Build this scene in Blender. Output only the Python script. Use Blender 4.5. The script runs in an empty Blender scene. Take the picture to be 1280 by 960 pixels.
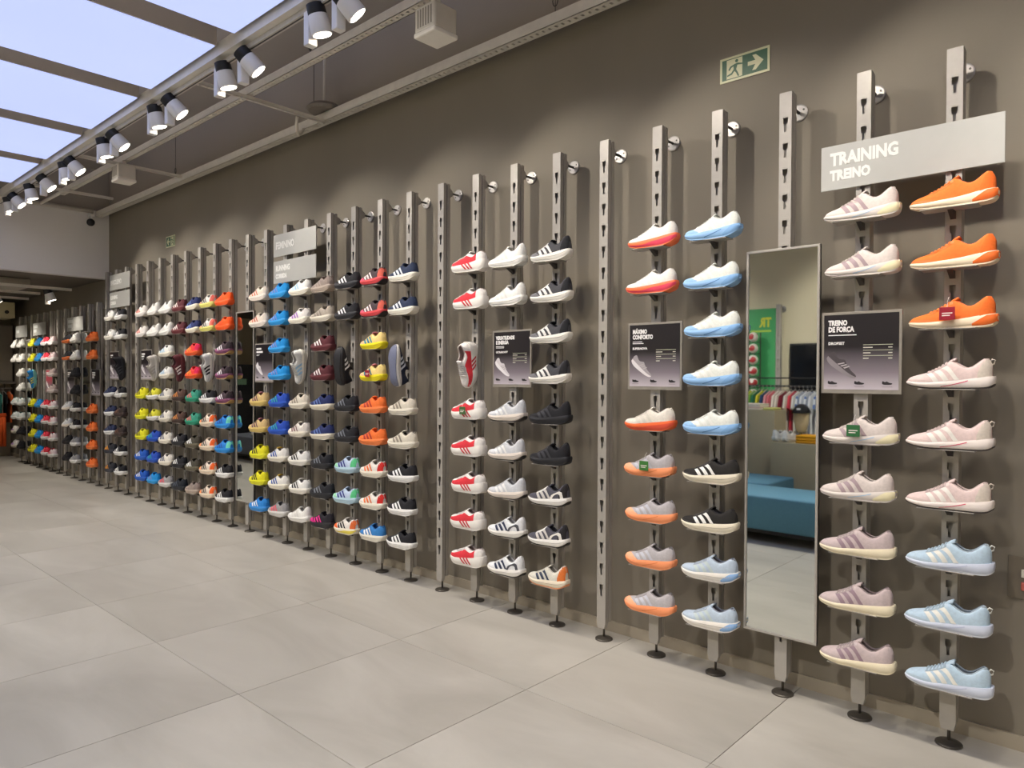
import bpy, bmesh, math, random
from mathutils import Vector, Matrix
random.seed(7)
sc = bpy.context.scene
col = sc.collection
PI = math.pi

# ------------------------------------------------------------------ camera
CAM_F, YAW, PITCH, ROLL, CAM_D, CAM_H = 893.78, 0.73892, -0.01045, 0.0054, 3.34433, 1.5
def cam_axes():
    cy, sy, cp, sp, cr, sr = (math.cos(YAW), math.sin(YAW), math.cos(PITCH), math.sin(PITCH), math.cos(ROLL), math.sin(ROLL))
    f = Vector((-sy, cy, 0)); r = Vector((cy, sy, 0)); u = Vector((0, 0, 1))
    f2 = f*cp + u*sp; u2 = u*cp - f*sp
    return r*cr + u2*sr, u2*cr - r*sr, f2
_r, _u, _f = cam_axes()
cam = bpy.data.cameras.new('camera')
cam.sensor_width = 36.0; cam.lens = CAM_F/1280*36; cam.clip_start = 0.05; cam.clip_end = 60
cam_ob = bpy.data.objects.new('camera', cam); col.objects.link(cam_ob)
cam_ob.matrix_world = Matrix(((_r.x, _u.x, -_f.x, 0), (_r.y, _u.y, -_f.y, -CAM_D), (_r.z, _u.z, -_f.z, CAM_H), (0, 0, 0, 1)))
sc.camera = cam_ob

# ------------------------------------------------------------------ world, exposure, light levels
w = bpy.data.worlds.new('world'); sc.world = w; w.use_nodes = True
w.node_tree.nodes['Background'].inputs[0].default_value = (0.5, 0.55, 0.65, 1)
w.node_tree.nodes['Background'].inputs[1].default_value = 0.02
sc.view_settings.view_transform = 'Standard'; sc.view_settings.look = 'None'
sc.view_settings.exposure = 0.0; sc.view_settings.gamma = 1.0
sc.view_settings.use_curve_mapping = False
try:
    sc.cycles.use_denoising = True
    sc.cycles.max_bounces = 7; sc.cycles.diffuse_bounces = 4; sc.cycles.glossy_bounces = 4
    sc.cycles.sample_clamp_indirect = 4.0
    sc.cycles.caustics_reflective = False; sc.cycles.caustics_refractive = False
except Exception:
    pass
PANEL_EMIT = 1.08          # luminous ceiling boxes
UP_EMIT = 1.9             # glow added on the box tops to brighten ceiling and upper wall
WALL_SPOT_W = 65.0        # track spots along the shoe wall
ROOM_SPOT_W = 330.0       # track spots over the middle of the shop
LOW_SPOT_W = 60.0         # spots under the low ceiling

# ------------------------------------------------------------------ materials
def lin(h):
    if isinstance(h, tuple): return h
    c = [int(h[i:i+2], 16)/255 for i in (0, 2, 4)]
    return tuple(x/12.92 if x <= .04045 else ((x+.055)/1.055)**2.4 for x in c)
_mats = {}
def mat(kind, hexc, rough=.6, metal=0.0, var=.06, scale=40, bump=0.0, bscale=300, emit=0.0, spec=.5, coat=0.0):
    key = (kind, hexc, rough, metal, var, scale, bump, bscale, emit, spec)
    if key in _mats: return _mats[key]
    m = bpy.data.materials.new('%s_%s' % (kind, hexc if isinstance(hexc, str) else 'tone')); m.use_nodes = True
    nt = m.node_tree; b = nt.nodes['Principled BSDF']; c = lin(hexc)
    tc = nt.nodes.new('ShaderNodeTexCoord')
    nz = nt.nodes.new('ShaderNodeTexNoise'); nz.inputs['Scale'].default_value = scale; nz.inputs['Detail'].default_value = 3
    nt.links.new(tc.outputs['Object'], nz.inputs['Vector'])
    rp = nt.nodes.new('ShaderNodeValToRGB')
    rp.color_ramp.elements[0].position = .3; rp.color_ramp.elements[1].position = .7
    rp.color_ramp.elements[0].color = (*[x*(1-var) for x in c], 1)
    rp.color_ramp.elements[1].color = (*[min(1, x*(1+var)) for x in c], 1)
    nt.links.new(nz.outputs['Fac'], rp.inputs['Fac']); nt.links.new(rp.outputs['Color'], b.inputs['Base Color'])
    b.inputs['Roughness'].default_value = rough; b.inputs['Metallic'].default_value = metal
    b.inputs['Specular IOR Level'].default_value = spec
    if bump:
        n2 = nt.nodes.new('ShaderNodeTexNoise'); n2.inputs['Scale'].default_value = bscale
        nt.links.new(tc.outputs['Object'], n2.inputs['Vector'])
        bp = nt.nodes.new('ShaderNodeBump'); bp.inputs['Strength'].default_value = bump; bp.inputs['Distance'].default_value = .002
        nt.links.new(n2.outputs['Fac'], bp.inputs['Height']); nt.links.new(bp.outputs['Normal'], b.inputs['Normal'])
    if emit:
        b.inputs['Emission Color'].default_value = (*c, 1); b.inputs['Emission Strength'].default_value = emit
    _mats[key] = m
    return m
def fabric(h): return mat('knit', h, .8, 0, .07, 90, .35, 700, spec=.3)
def foam(h): return mat('foam', h, .55, 0, .03, 30, .12, 400, spec=.4)
def rubber(h): return mat('rubber', h, .6, 0, .05, 60)
def paint(h, rough=.5): return mat('paint', h, rough, 0, .03, 12)
def printed(h): return mat('print', h, .45, 0, .01, 20)
METAL = mat('powder_coated_steel', 'a9a49c', .42, .15, .04, 25)
METAL_D = mat('dark_steel', '4a4642', .45, .4, .05, 25)
FOOT = mat('foot_steel', '5c5750', .4, .6, .05, 25)
CHROME = mat('flange_steel', '9f9b96', .35, .5, .03, 25)

def wall_paint(name, hexc, var=.05, scale=.9, rough=.75, streak=True):
    m = bpy.data.materials.new(name); m.use_nodes = True
    nt = m.node_tree; b = nt.nodes['Principled BSDF']; c = lin(hexc)
    ge = nt.nodes.new('ShaderNodeNewGeometry')
    mp = nt.nodes.new('ShaderNodeMapping'); mp.inputs['Scale'].default_value = (1, 1, .35) if streak else (1, 1, 1)
    nt.links.new(ge.outputs['Position'], mp.inputs['Vector'])
    nz = nt.nodes.new('ShaderNodeTexNoise'); nz.inputs['Scale'].default_value = scale; nz.inputs['Detail'].default_value = 6
    nz.inputs['Roughness'].default_value = .6
    nt.links.new(mp.outputs['Vector'], nz.inputs['Vector'])
    rp = nt.nodes.new('ShaderNodeValToRGB'); rp.color_ramp.elements[0].position = .3; rp.color_ramp.elements[1].position = .7
    rp.color_ramp.elements[0].color = (*[x*(1-var) for x in c], 1); rp.color_ramp.elements[1].color = (*[x*(1+var) for x in c], 1)
    nt.links.new(nz.outputs['Fac'], rp.inputs['Fac']); nt.links.new(rp.outputs['Color'], b.inputs['Base Color'])
    b.inputs['Roughness'].default_value = rough
    n2 = nt.nodes.new('ShaderNodeTexNoise'); n2.inputs['Scale'].default_value = 60; n2.inputs['Detail'].default_value = 4
    nt.links.new(ge.outputs['Position'], n2.inputs['Vector'])
    bp = nt.nodes.new('ShaderNodeBump'); bp.inputs['Strength'].default_value = .08; bp.inputs['Distance'].default_value = .004
    nt.links.new(n2.outputs['Fac'], bp.inputs['Height']); nt.links.new(bp.outputs['Normal'], b.inputs['Normal'])
    return m
WALL = wall_paint('taupe_wall_paint', '837b6e', .07)
CEIL = wall_paint('taupe_ceiling_paint', 'a39b92', .04)
BEIGE = wall_paint('beige_wall_paint', 'e6e2df', .03)
CREAM = wall_paint('cream_wall_paint', 'd9cfb2', .02)
SKIRT = wall_paint('skirting_tile', 'a49a8a', .06, 2.5, .5)

def floor_material():
    m = bpy.data.materials.new('concrete_tile'); m.use_nodes = True
    nt = m.node_tree; b = nt.nodes['Principled BSDF']
    ge = nt.nodes.new('ShaderNodeNewGeometry'); oi = nt.nodes.new('ShaderNodeObjectInfo')
    mp = nt.nodes.new('ShaderNodeMapping'); mp.inputs['Scale'].default_value = (.55, 1.5, 1)
    nt.links.new(ge.outputs['Position'], mp.inputs['Vector'])
    off = nt.nodes.new('ShaderNodeVectorMath'); off.operation = 'MULTIPLY_ADD'
    nt.links.new(oi.outputs['Random'], off.inputs[0]); off.inputs[1].default_value = (9, 9, 9)
    nt.links.new(mp.outputs['Vector'], off.inputs[2])
    nz = nt.nodes.new('ShaderNodeTexNoise'); nz.inputs['Scale'].default_value = 1.6; nz.inputs['Detail'].default_value = 7; nz.inputs['Roughness'].default_value = .55
    nz.inputs['Distortion'].default_value = .8
    nt.links.new(off.outputs[0], nz.inputs['Vector'])
    rp = nt.nodes.new('ShaderNodeValToRGB'); e = rp.color_ramp.elements
    e[0].position = .3; e[1].position = .72
    e[0].color = (*lin('a9a49a'), 1); e[1].color = (*lin('c0bbb1'), 1)
    nt.links.new(nz.outputs['Fac'], rp.inputs['Fac']); nt.links.new(rp.outputs['Color'], b.inputs['Base Color'])
    mr = nt.nodes.new('ShaderNodeMapRange'); mr.inputs['To Min'].default_value = .30; mr.inputs['To Max'].default_value = .46
    nt.links.new(nz.outputs['Fac'], mr.inputs['Value']); nt.links.new(mr.outputs['Result'], b.inputs['Roughness'])
    b.inputs['Specular IOR Level'].default_value = .4
    return m
TILE = floor_material()
MIRROR = mat('mirror_glass', 'e8ebe6', .02, 1.0, 0.0, 5)

# ------------------------------------------------------------------ mesh helpers
class MB:
    def __init__(s): s.v = []; s.f = []; s.m = []
    def quad(s, *pts, m=0):
        i = len(s.v); s.v += [tuple(p) for p in pts]; s.f.append(tuple(range(i, i+len(pts)))); s.m.append(m); return s
    def box(s, x0, x1, y0, y1, z0, z1, m=0, bev=0.0):
        if bev:
            b = bmesh.new(); bmesh.ops.create_cube(b, size=1)
            for v in b.verts: v.co = Vector(((x0+x1)/2+v.co.x*(x1-x0), (y0+y1)/2+v.co.y*(y1-y0), (z0+z1)/2+v.co.z*(z1-z0)))
            bmesh.ops.bevel(b, geom=b.edges[:], offset=bev, segments=2, affect='EDGES', profile=.5)
            i = len(s.v); b.verts.index_update(); s.v += [tuple(v.co) for v in b.verts]
            for f in b.faces: s.f.append(tuple(i+v.index for v in f.verts)); s.m.append(m)
            b.free(); return s
        i = len(s.v)
        s.v += [(x, y, z) for z in (z0, z1) for y in (y0, y1) for x in (x0, x1)]
        for q in ((0, 2, 3, 1), (4, 5, 7, 6), (0, 1, 5, 4), (2, 6, 7, 3), (0, 4, 6, 2), (1, 3, 7, 5)):
            s.f.append(tuple(i+k for k in q)); s.m.append(m)
        return s
    def tube(s, pts, r, n=8, m=0, cap=True):
        pts = [Vector(p) for p in pts]; base = len(s.v)
        for k, p in enumerate(pts):
            d = (pts[min(k+1, len(pts)-1)] - pts[max(k-1, 0)]).normalized()
            a = d.cross(Vector((0, 0, 1)))
            if a.length < 1e-4: a = d.cross(Vector((0, 1, 0)))
            a.normalize(); b = d.cross(a)
            rr = r[k] if isinstance(r, (list, tuple)) else r
            for j in range(n):
                t = 2*PI*j/n; s.v.append(tuple(p + a*math.cos(t)*rr + b*math.sin(t)*rr))
        for k in range(len(pts)-1):
            for j in range(n):
                s.f.append((base+k*n+j, base+k*n+(j+1) % n, base+(k+1)*n+(j+1) % n, base+(k+1)*n+j)); s.m.append(m)
        if cap:
            s.f.append(tuple(base+j for j in reversed(range(n)))); s.m.append(m)
            s.f.append(tuple(base+(len(pts)-1)*n+j for j in range(n))); s.m.append(m)
        return s
    def prism(s, poly, axis, a0, a1, m=0):
        # poly of 2-D points in the two remaining axes (in order x,y,z), extruded along axis from a0 to a1
        def mk(p, a):
            l = [p[0], p[1]]; l.insert('xyz'.index(axis), a); return tuple(l)
        i = len(s.v); n = len(poly)
        s.v += [mk(p, a0) for p in poly] + [mk(p, a1) for p in poly]
        s.f.append(tuple(i+k for k in range(n))); s.m.append(m); s.f.append(tuple(i+n+k for k in reversed(range(n)))); s.m.append(m)
        for k in range(n): s.f.append((i+k, i+n+k, i+n+(k+1) % n, i+(k+1) % n)); s.m.append(m)
        return s
    def grid(s, rows, m=0, mf=None):
        i = len(s.v); n = len(rows[0])
        for r_ in rows: s.v += [tuple(p) for p in r_]
        for a in range(len(rows)-1):
            for b in range(n-1):
                s.f.append((i+a*n+b, i+a*n+b+1, i+(a+1)*n+b+1, i+(a+1)*n+b)); s.m.append(mf(a, b) if mf else m)
        return s
    def sphere(s, c, r, n=12, k=8, m=0, sz=1):
        rows = []
        for a in range(k+1):
            ph = PI*a/k
            rows.append([(c[0]+r*math.sin(ph)*math.cos(2*PI*b/n), c[1]+r*math.sin(ph)*math.sin(2*PI*b/n), c[2]+r*sz*math.cos(ph)) for b in range(n+1)])
        return s.grid(rows, m)
    def mesh(s, name, smooth=False, fix=True):
        me = bpy.data.meshes.new(name); me.from_pydata(s.v, [], s.f); me.update()
        for p, k in zip(me.polygons, s.m): p.material_index = k
        if fix:
            b = bmesh.new(); b.from_mesh(me); bmesh.ops.remove_doubles(b, verts=b.verts, dist=1e-5)
            bmesh.ops.recalc_face_normals(b, faces=b.faces); b.to_mesh(me); b.free()
        if smooth: me.polygons.foreach_set('use_smooth', [True]*len(me.polygons))
        return me
    def build(s, name, mats, parent=None, smooth=False, loc=None, fix=True):
        return obj(name, s.mesh(name, smooth, fix), mats, parent, loc)
def obj(name, me, mats, parent=None, loc=None):
    if not isinstance(mats, (list, tuple)): mats = [mats]
    while len(me.materials) < len(mats): me.materials.append(None)
    o = bpy.data.objects.new(name, me); col.objects.link(o)
    for k, m in enumerate(mats):
        o.material_slots[k].link = 'OBJECT'; o.material_slots[k].material = m
    if parent: o.parent = parent
    if loc: o.location = loc
    return o
def tag(o, label, cat=None, group=None):
    o['label'] = label
    if cat: o['category'] = cat
    if group: o['group'] = group
    return o
def thing(name, label, cat, loc=(0, 0, 0), rot=(0, 0, 0), group=None):
    o = bpy.data.objects.new(name, None); col.objects.link(o); o.empty_display_size = .05
    o.location = loc; o.rotation_euler = rot
    return tag(o, label, cat, group)
def struct(o): o['kind'] = 'structure'; return o
def text_mesh(txt, size, bold=0.0, sx=1.0, align='LEFT'):
    cu = bpy.data.curves.new('lettering', 'FONT'); cu.body = txt; cu.size = size; cu.offset = bold; cu.align_x = align
    cu.extrude = .0004; cu.resolution_u = 2
    o = bpy.data.objects.new('lettering', cu); col.objects.link(o)
    bpy.context.view_layer.update()
    me = bpy.data.meshes.new_from_object(o.evaluated_get(bpy.context.evaluated_depsgraph_get()))
    bpy.data.objects.remove(o); bpy.data.curves.remove(cu)
    for v in me.vertices: v.co.x *= sx
    me.name = 'lettering'; me.materials.clear()
    return me
def wall_text(txt, x, y, z, size, m, parent, bold=.0, sx=.82, face=-1):
    # lettering standing on a plane that faces -Y (face=-1) or +Y (face=1)
    o = obj('lettering', text_mesh(txt, size, bold, sx), m, parent, (x, y, z))
    o.rotation_euler = (PI/2, 0, 0) if face < 0 else (PI/2, 0, PI)
    return o

# ------------------------------------------------------------------ room shell
WY = 0.17            # face of the shoe wall
XB = -10.65          # soffit where the ceiling drops
XE, XR, YL = -15.7, 2.6, -6.15
ZC, ZL = 4.25, 2.80
struct(MB().box(XE-.1, XR+.1, WY, WY+.15, 0, 3.70).build('wall_right', WALL))
struct(MB().box(XE-.1, XR+.1, WY, WY+.15, 3.70, ZC).build('trim_2', wall_paint('lit_upper_wall_tone', 'aba297', .04)))  # upper shoe wall; light falling there is put into a paler tone
struct(MB().box(XE-.1, XR+.1, YL-.15, YL, 0, ZC).build('wall_left', CREAM))
struct(MB().box(XR, XR+.15, YL, WY, 0, ZC).build('wall_near', CREAM))
struct(MB().box(XE-.15, XE, YL, WY, 0, ZL).build('wall_end', wall_paint('end_wall_paint', 'b9ae98', .03)))
struct(MB().box(XB-.14, XB, YL, WY, ZL, 3.70).build('wall_far', BEIGE))
struct(MB().box(XB-.14, XB, YL, WY, 3.70, ZC).build('trim_1', CEIL))
struct(MB().box(XB-.14, XR, YL, WY, ZC, ZC+.1).build('ceiling', CEIL))
struct(MB().box(XE, XB-.14, YL, WY, ZL, ZL+.1).build('ceiling_low', wall_paint('low_ceiling_paint', '6a6259', .04)))
struct(MB().box(XE, XR, WY-.012, WY, 0, .062).build('baseboard_right', SKIRT))
floor = struct(MB().box(XE-.1, XR+.1, YL-.1, WY+.1, -.10, -.004).build('floor', mat('grout', 'a59b8f', .8)))
TP = 0.957
tile_me = MB().box(-TP/2+.0016, TP/2-.0016, -TP/2+.0016, TP/2-.0016, -.012, 0, bev=.0012).mesh('tile')
for i in range(-16, 5):
    for j in range(-6, 1):
        cx, cy = -1.285 + TP*(i+.5), -.775 + TP*(j+.5)
        if cx-TP/2 < XE-.3 or cx+TP/2 > XR+.9: continue
        obj('tile', tile_me, TILE, floor, (cx, cy, 0))

ORD = ['first', 'second', 'third', 'fourth', 'fifth', 'sixth', 'seventh', 'eighth', 'ninth', 'tenth', 'eleventh', 'twelfth']
# ------------------------------------------------------------------ luminous ceiling boxes, track, rails
PANEL = bpy.data.materials.new('luminous_membrane'); PANEL.use_nodes = True
_nt = PANEL.node_tree; _b = _nt.nodes['Principled BSDF']; _b.inputs['Base Color'].default_value = (.08, .09, .12, 1)
_ge = _nt.nodes.new('ShaderNodeNewGeometry'); _nz = _nt.nodes.new('ShaderNodeTexNoise'); _nz.inputs['Scale'].default_value = .8
_rp = _nt.nodes.new('ShaderNodeValToRGB'); _rp.color_ramp.elements[0].color = (.49, .57, 1.0, 1); _rp.color_ramp.elements[1].color = (.55, .63, 1.0, 1)
_nt.links.new(_ge.outputs['Position'], _nz.inputs['Vector']); _nt.links.new(_nz.outputs['Fac'], _rp.inputs['Fac'])
_nt.links.new(_rp.outputs['Color'], _b.inputs['Emission Color']); _b.inputs['Emission Strength'].default_value = PANEL_EMIT
UPGLOW = mat('added_ceiling_glow', 'e2e6ff', .6, emit=UP_EMIT)
BOXSIDE = paint('b0a79c', .6)
ZBOX = 3.66
for k in range(-5, 4):
    xn = -4.62 - 1.32*k; xf = xn - 1.07
    t = thing('ceiling_light_box', 'flat glowing ceiling light box, %s counted from the beige soffit' % ORD[3-k], 'light box', ((xn+xf)/2, -2.4, ZBOX), group='glowing light boxes in a row')
    MB().box(-.535, .535, -1.23, 1.23, .004, .15).build('housing', BOXSIDE, t)
    MB().box(-.525, .525, -1.22, 1.22, -.004, .004).build('diffuser', PANEL, t)
    MB().box(-.50, .50, -1.19, 1.19, .15, .153).build('added_upglow_sheet', UPGLOW, t)  # unseen glowing sheet, added to light the ceiling and upper wall
    for sx in (-.4, .4):
        for sy in (-1.0, 1.0): MB().tube([(sx, sy, .15), (sx, sy, ZC-ZBOX)], .003, 6).build('hanger_wire', METAL_D, t)

RAILM = mat('painted_channel', 'e4ded3', .5, .1, .04, 20)
RAILD = mat('grey_channel', '6d6862', .5, .1, .04, 20)
def channel(name, label, p0, p1, wdt, hgt, m=RAILM, holes=True, hside=1, cat='rail', group=None):
    """perforated channel from p0 to p1 (horizontal); the dark perforation is a row of real little recess plates"""
    p0 = Vector(p0); p1 = Vector(p1); L = (p1-p0).length; ang = math.atan2(p1.y-p0.y, p1.x-p0.x)
    t = thing(name, label, cat, p0, (0, 0, ang), group)
    b = MB(); th = .003
    # U channel, open upward, with a perforated bottom strip
    b.box(0, L, -wdt/2, -wdt/2+th, 0, hgt); b.box(0, L, wdt/2-th, wdt/2, 0, hgt)
    if holes:
        n = int(L/.05); st = L/n
        for k in range(n):
            a = k*st
            b.box(a, a+st*.64, -wdt/2, wdt/2, 0, th)
            b.box(a+st*.64, a+st, -wdt/2, -wdt*.17, 0, th); b.box(a+st*.64, a+st, wdt*.17, wdt/2, 0, th)
    else: b.box(0, L, -wdt/2, wdt/2, 0, th)
    b.build('channel', m, t, fix=False)
    return t
wr = channel('cable_tray', 'long perforated taupe channel hung along the top of the shoe wall', (XB, .045, 3.62), (-1.78, .045, 3.62), .075, .07)
for xx in (-2.75, -5.4, -8.2):
    MB().tube([(xx-XB, 0, .03), (xx-XB, 0, ZC-3.62)], .0025, 6).build('hanger_wire', METAL_D, wr)
    MB().tube([(xx-XB+.02*math.cos(a), 0, .16+.035*math.sin(a)) for a in [2*PI*q/12 for q in range(13)]], .003, 6).build('wire_loop', METAL_D, wr)
channel('cable_tray', 'dark grey perforated channel continuing the taupe one above the exit sign', (-1.78, .045, 3.62), (XR, .045, 3.62), .075, .09, RAILD)
r2 = channel('strut_rail', 'perforated strut rail carrying the white emergency lamp boxes', (XB+.9, -.64, 3.64), (XR, -.64, 3.64), .05, .06)
for xx in (-4.35, -7.0, -1.6):
    MB().tube([(xx-XB-.9, 0, .03), (xx-XB-.9, 0, ZC-3.64)], .0025, 6).build('hanger_wire', METAL_D, r2)
    MB().tube([(xx-XB-.9+.02*math.cos(a), 0, .12+.03*math.sin(a)) for a in [2*PI*q/12 for q in range(13)]], .003, 6).build('wire_loop', METAL_D, r2)
for xx, y1, lb in ((-5.2, .02, 'thin perforated cross bar ending beside the round grey wall disc'),
                   (-7.80, -.06, 'thin cross bar above the small emergency lamp near the soffit'),
                   (-9.40, -.20, 'thin cross bar closest to the beige soffit wall')):
    channel('cross_bar', lb, (xx, -1.06, 3.605), (xx, y1, 3.605), .035, .028, holes=(xx > -6))
t = thing('soffit_pipe', 'slim taupe pipe along the top edge of the beige soffit', 'pipe', (XB+.03, -3, 3.68))
MB().tube([(0, -3, 0), (0, 2.96, 0)], .028, 8).build('pipe_run', RAILM, t, True)
MB().tube([(0, 2.36, 0), (1.0, 2.36, 0)], .02, 8).build('pipe_branch', RAILM, t, True)
# round disc and bent conduit by the first cross bar
t = thing('ceiling_disc', 'round grey disc fitting beside the perforated cross bar', 'fitting', (-5.20, .02, 3.70))
MB().tube([(0, 0, 0), (0, 0, .02), (0, 0, .05)], [.13, .15, .12], 20).build('disc_body', mat('grey_plastic', '837c74', .5), t)
MB().tube([(0, 0, .05), (0, 0, ZC-3.70)], .012, 8).build('stem', RAILM, t)
tag(MB().tube([(-5.22, -.22, 3.60), (-5.25, -.21, 3.55), (-5.32, -.16, 3.52), (-5.40, -.10, 3.52), (-5.46, -.04, 3.56), (-5.47, -.01, 3.61)], .013, 8).build('conduit', RAILM, smooth=True),
    'short bent conduit hanging between cross bar and wall channel', 'conduit')

# track beam
t = thing('lighting_track', 'long taupe beam with the spotlight track beneath it', 'track', (XB, -1.1, 3.59))
MB().box(.12, XR-XB, -.05, .045, .02, .11).build('beam', RAILM, t)
MB().box(.12, XR-XB, -.005, .03, -.012, .02).build('track_profile', mat('track_white', 'cfc8bd', .4), t)
MB().box(.12, XR-XB, .007, .017, -.0135, -.012).build('track_slot', METAL_D, t)
for xx in (1.5, 4, 6.3, 8.5, 11): MB().tube([(xx, 0, .11), (xx, 0, ZC-3.59)], .004, 6).build('hanger_wire', METAL_D, t)

LAMPW = paint('eceae6', .35); LAMPK = mat('black_heatsink', '17171a', .5); LENS = mat('lamp_lens', 'fff3e0', .3, emit=14.0)
sh_ad = MB().box(-.026, .026, -.03, .03, -.205, -.012, bev=.006).mesh('adapter')
sh_lo = MB().tube([(0, 0, -.075), (0, 0, -.07), (0, 0, 0), (0, 0, .03)], [.058, .06, .058, .054], 24).mesh('lamp_head', True)
sh_bk = MB().tube([(0, 0, .03), (0, 0, .032), (0, 0, .088), (0, 0, .091)], [.052, .053, .051, .046], 24).mesh('heat_sink', True)
for me in (sh_lo, sh_bk): me.set_sharp_from_angle(angle=.7)
sh_le = MB().tube([(0, 0, -.0765), (0, 0, -.0758)], .050, 24).mesh('lens')
def spot(x, y, z, target, watt, label, group, size=62, blend=.55, name='track_spotlight', color=(1, .915, .80), adx=-.088):
    t = thing(name, label, 'spotlight', (x, y, z), group=group)
    obj('adapter', sh_ad, LAMPW, t, (adx, 0, 0))
    hd = Vector((0, 0, -.088)); d = (Vector(target) - Vector((x, y, z)) - hd).normalized()
    rot = (-d).to_track_quat('Z', 'Y')
    h = obj('lamp_head', sh_lo, LAMPW, t, hd); h.rotation_mode = 'QUATERNION'; h.rotation_quaternion = rot
    for nm, me, m in (('heat_sink', sh_bk, LAMPK), ('lens', sh_le, LENS)): obj(nm, me, m, h)
    ld = bpy.data.lights.new('spot_beam', 'SPOT'); ld.energy = watt; ld.spot_size = math.radians(size); ld.spot_blend = blend
    ld.color = color; ld.shadow_soft_size = .04
    lo = bpy.data.objects.new('spot_beam', ld); col.objects.link(lo); lo.parent = h; lo.location = (0, 0, -.085)
    return t
pairs = [(-3.54, -3.26), (-4.66, -4.33), (-5.80, -5.47), (-6.94, -6.62), (-8.02, -7.75), (-9.22, -8.66), (-10.1, -9.78),
         (-2.50, -2.22), (-1.46, -1.18), (-.60, -.34)]
for q, (a, b) in enumerate(sorted(pairs)):
    spot(a, -1.09, 3.585, (a+.10, -.55, 1.5), WALL_SPOT_W, 'white track spotlight pointing down at the shelves, in %s pair from the soffit' % ORD[q], 'track spotlights pointing down', 84, .7)
    spot(b, -1.09, 3.585, (b+.70, WY, 1.95), WALL_SPOT_W, 'white track spotlight tilted to the shoe wall, in %s pair from the soffit' % ORD[q], 'track spotlights tilted to the wall', 78)
# second track over the middle of the shop (seen in the mirrors)
t = thing('lighting_track', 'taupe spotlight beam on the far side of the light boxes', 'track', (XB, -3.95, 3.59))
MB().box(.12, XR-XB, -.045, .045, .02, .11).build('beam', RAILM, t)
MB().box(.12, XR-XB, -.015, .015, -.012, .02).build('track_profile', mat('track_white', 'cfc8bd', .4), t)
for xx in (1.5, 4, 6.3, 8.5, 11): MB().tube([(xx, 0, .11), (xx, 0, ZC-3.59)], .004, 6).build('hanger_wire', METAL_D, t)
for k in range(9):
    x = -9.6 + 1.42*k
    tgt = (x+.2, -2.3, 0) if k % 2 == 0 else (x, -6.0, 1.5)
    spot(x, -3.95, 3.565, tgt, ROOM_SPOT_W, 'white spotlight on the beam beyond the light boxes, %s from the soffit' % ORD[k], 'track spotlights over the shop middle', 84, .8, color=(1, .95, .87))

# emergency lamp boxes
def emergency(x, y, z, label):
    t = thing('emergency_lamp', label, 'emergency lamp', (x, y, z))
    MB().box(-.085, .085, -.085, .085, .025, .17, bev=.012).build('housing', paint('d3cdc2', .5), t)
    MB().box(-.09, .09, -.09, .09, 0, .03, bev=.01).build('diffuser', paint('efeae0', .4), t)
    for k in range(6): MB().box(-.0865, -.085, -.06+.022*k, -.05+.022*k, .05, .15).build('vent_slot', paint('8e887d'), t)
    for k in range(6): MB().box(-.06+.022*k, -.05+.022*k, -.0865, -.085, .05, .15).build('vent_slot', paint('8e887d'), t)
    MB().box(-.015, .015, -.02, .02, .17, 3.64-z).build('bracket', RAILM, t)
emergency(-3.06, -.64, 3.40, 'square white emergency lamp box with large diffuser under the strut rail')
emergency(-7.72, -.66, 3.42, 'small white emergency lamp box near the beige soffit')
# security camera in the corner
t = thing('security_camera', 'small dark security camera on a white arm at the soffit corner', 'camera', (XB+.02, -.06, 3.58))
MB().box(-.02, .06, -.03, .03, .02, .06, bev=.006).build('bracket', LAMPW, t)
MB().tube([(.03, 0, .03), (.05, -.01, -.02)], .012, 8).build('arm', LAMPW, t)
MB().sphere((.06, -.02, -.06), .05).build('lens_ball', LAMPK, t, True)

# low ceiling of the rear part
for k, (xx, y0, y1) in enumerate(((-11.3, -3, -.1), (-12.2, -3, -.25), (-13.2, -3, -.15))):
    channel('ceiling_batten', ['pale batten under the low ceiling just behind the soffit', 'pale batten in the middle of the low ceiling', 'pale batten at the rear of the low ceiling'][k],
            (xx, y0, 2.66), (xx, y1, 2.66), .05, .035, holes=False)
tag(MB().box(-12.05, -11.45, -2.6, -.55, 2.68, 2.795, bev=.01).build('ceiling_panel', paint('a59c8f')), 'flat taupe panel set under the low ceiling', 'panel')
tag(MB().box(-15.2, -14.55, -1.9, -.02, 2.45, 2.72, bev=.01).build('bulkhead', paint('cfc39f')), 'pale yellowish bulkhead box under the rear low ceiling', 'bulkhead')
t = thing('sensor', 'small black round sensor on the pale bulkhead', 'sensor', (-14.55, -.14, 2.55))
MB().tube([(0, 0, 0), (.02, 0, 0)], .03, 12).build('sensor_body', LAMPK, t)
MB().tube([(.02, 0, 0), (.026, 0, 0)], .014, 12).build('sensor_lens', METAL_D, t)
for k, (xx, yy) in enumerate(((-11.35, -.35), (-12.4, -.75), (-13.5, -.75), (-14.4, -.9), (-11.9, -1.6), (-13.2, -2.2), (-12.2, -3.4))):
    lab = 'white spotlight hanging from the end of the batten behind the soffit' if k == 0 else 'white spotlight under the low ceiling, %s behind the soffit' % ORD[k]
    spot(xx, yy, 2.67, (XE, -2.8, 1.9) if k == 5 else (xx+.1, WY if k < 4 else yy+.5, 1.2 if k < 4 else 0), LOW_SPOT_W if k else LOW_SPOT_W*.35, lab, 'spotlights under the low ceiling', 95, .8)

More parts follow.
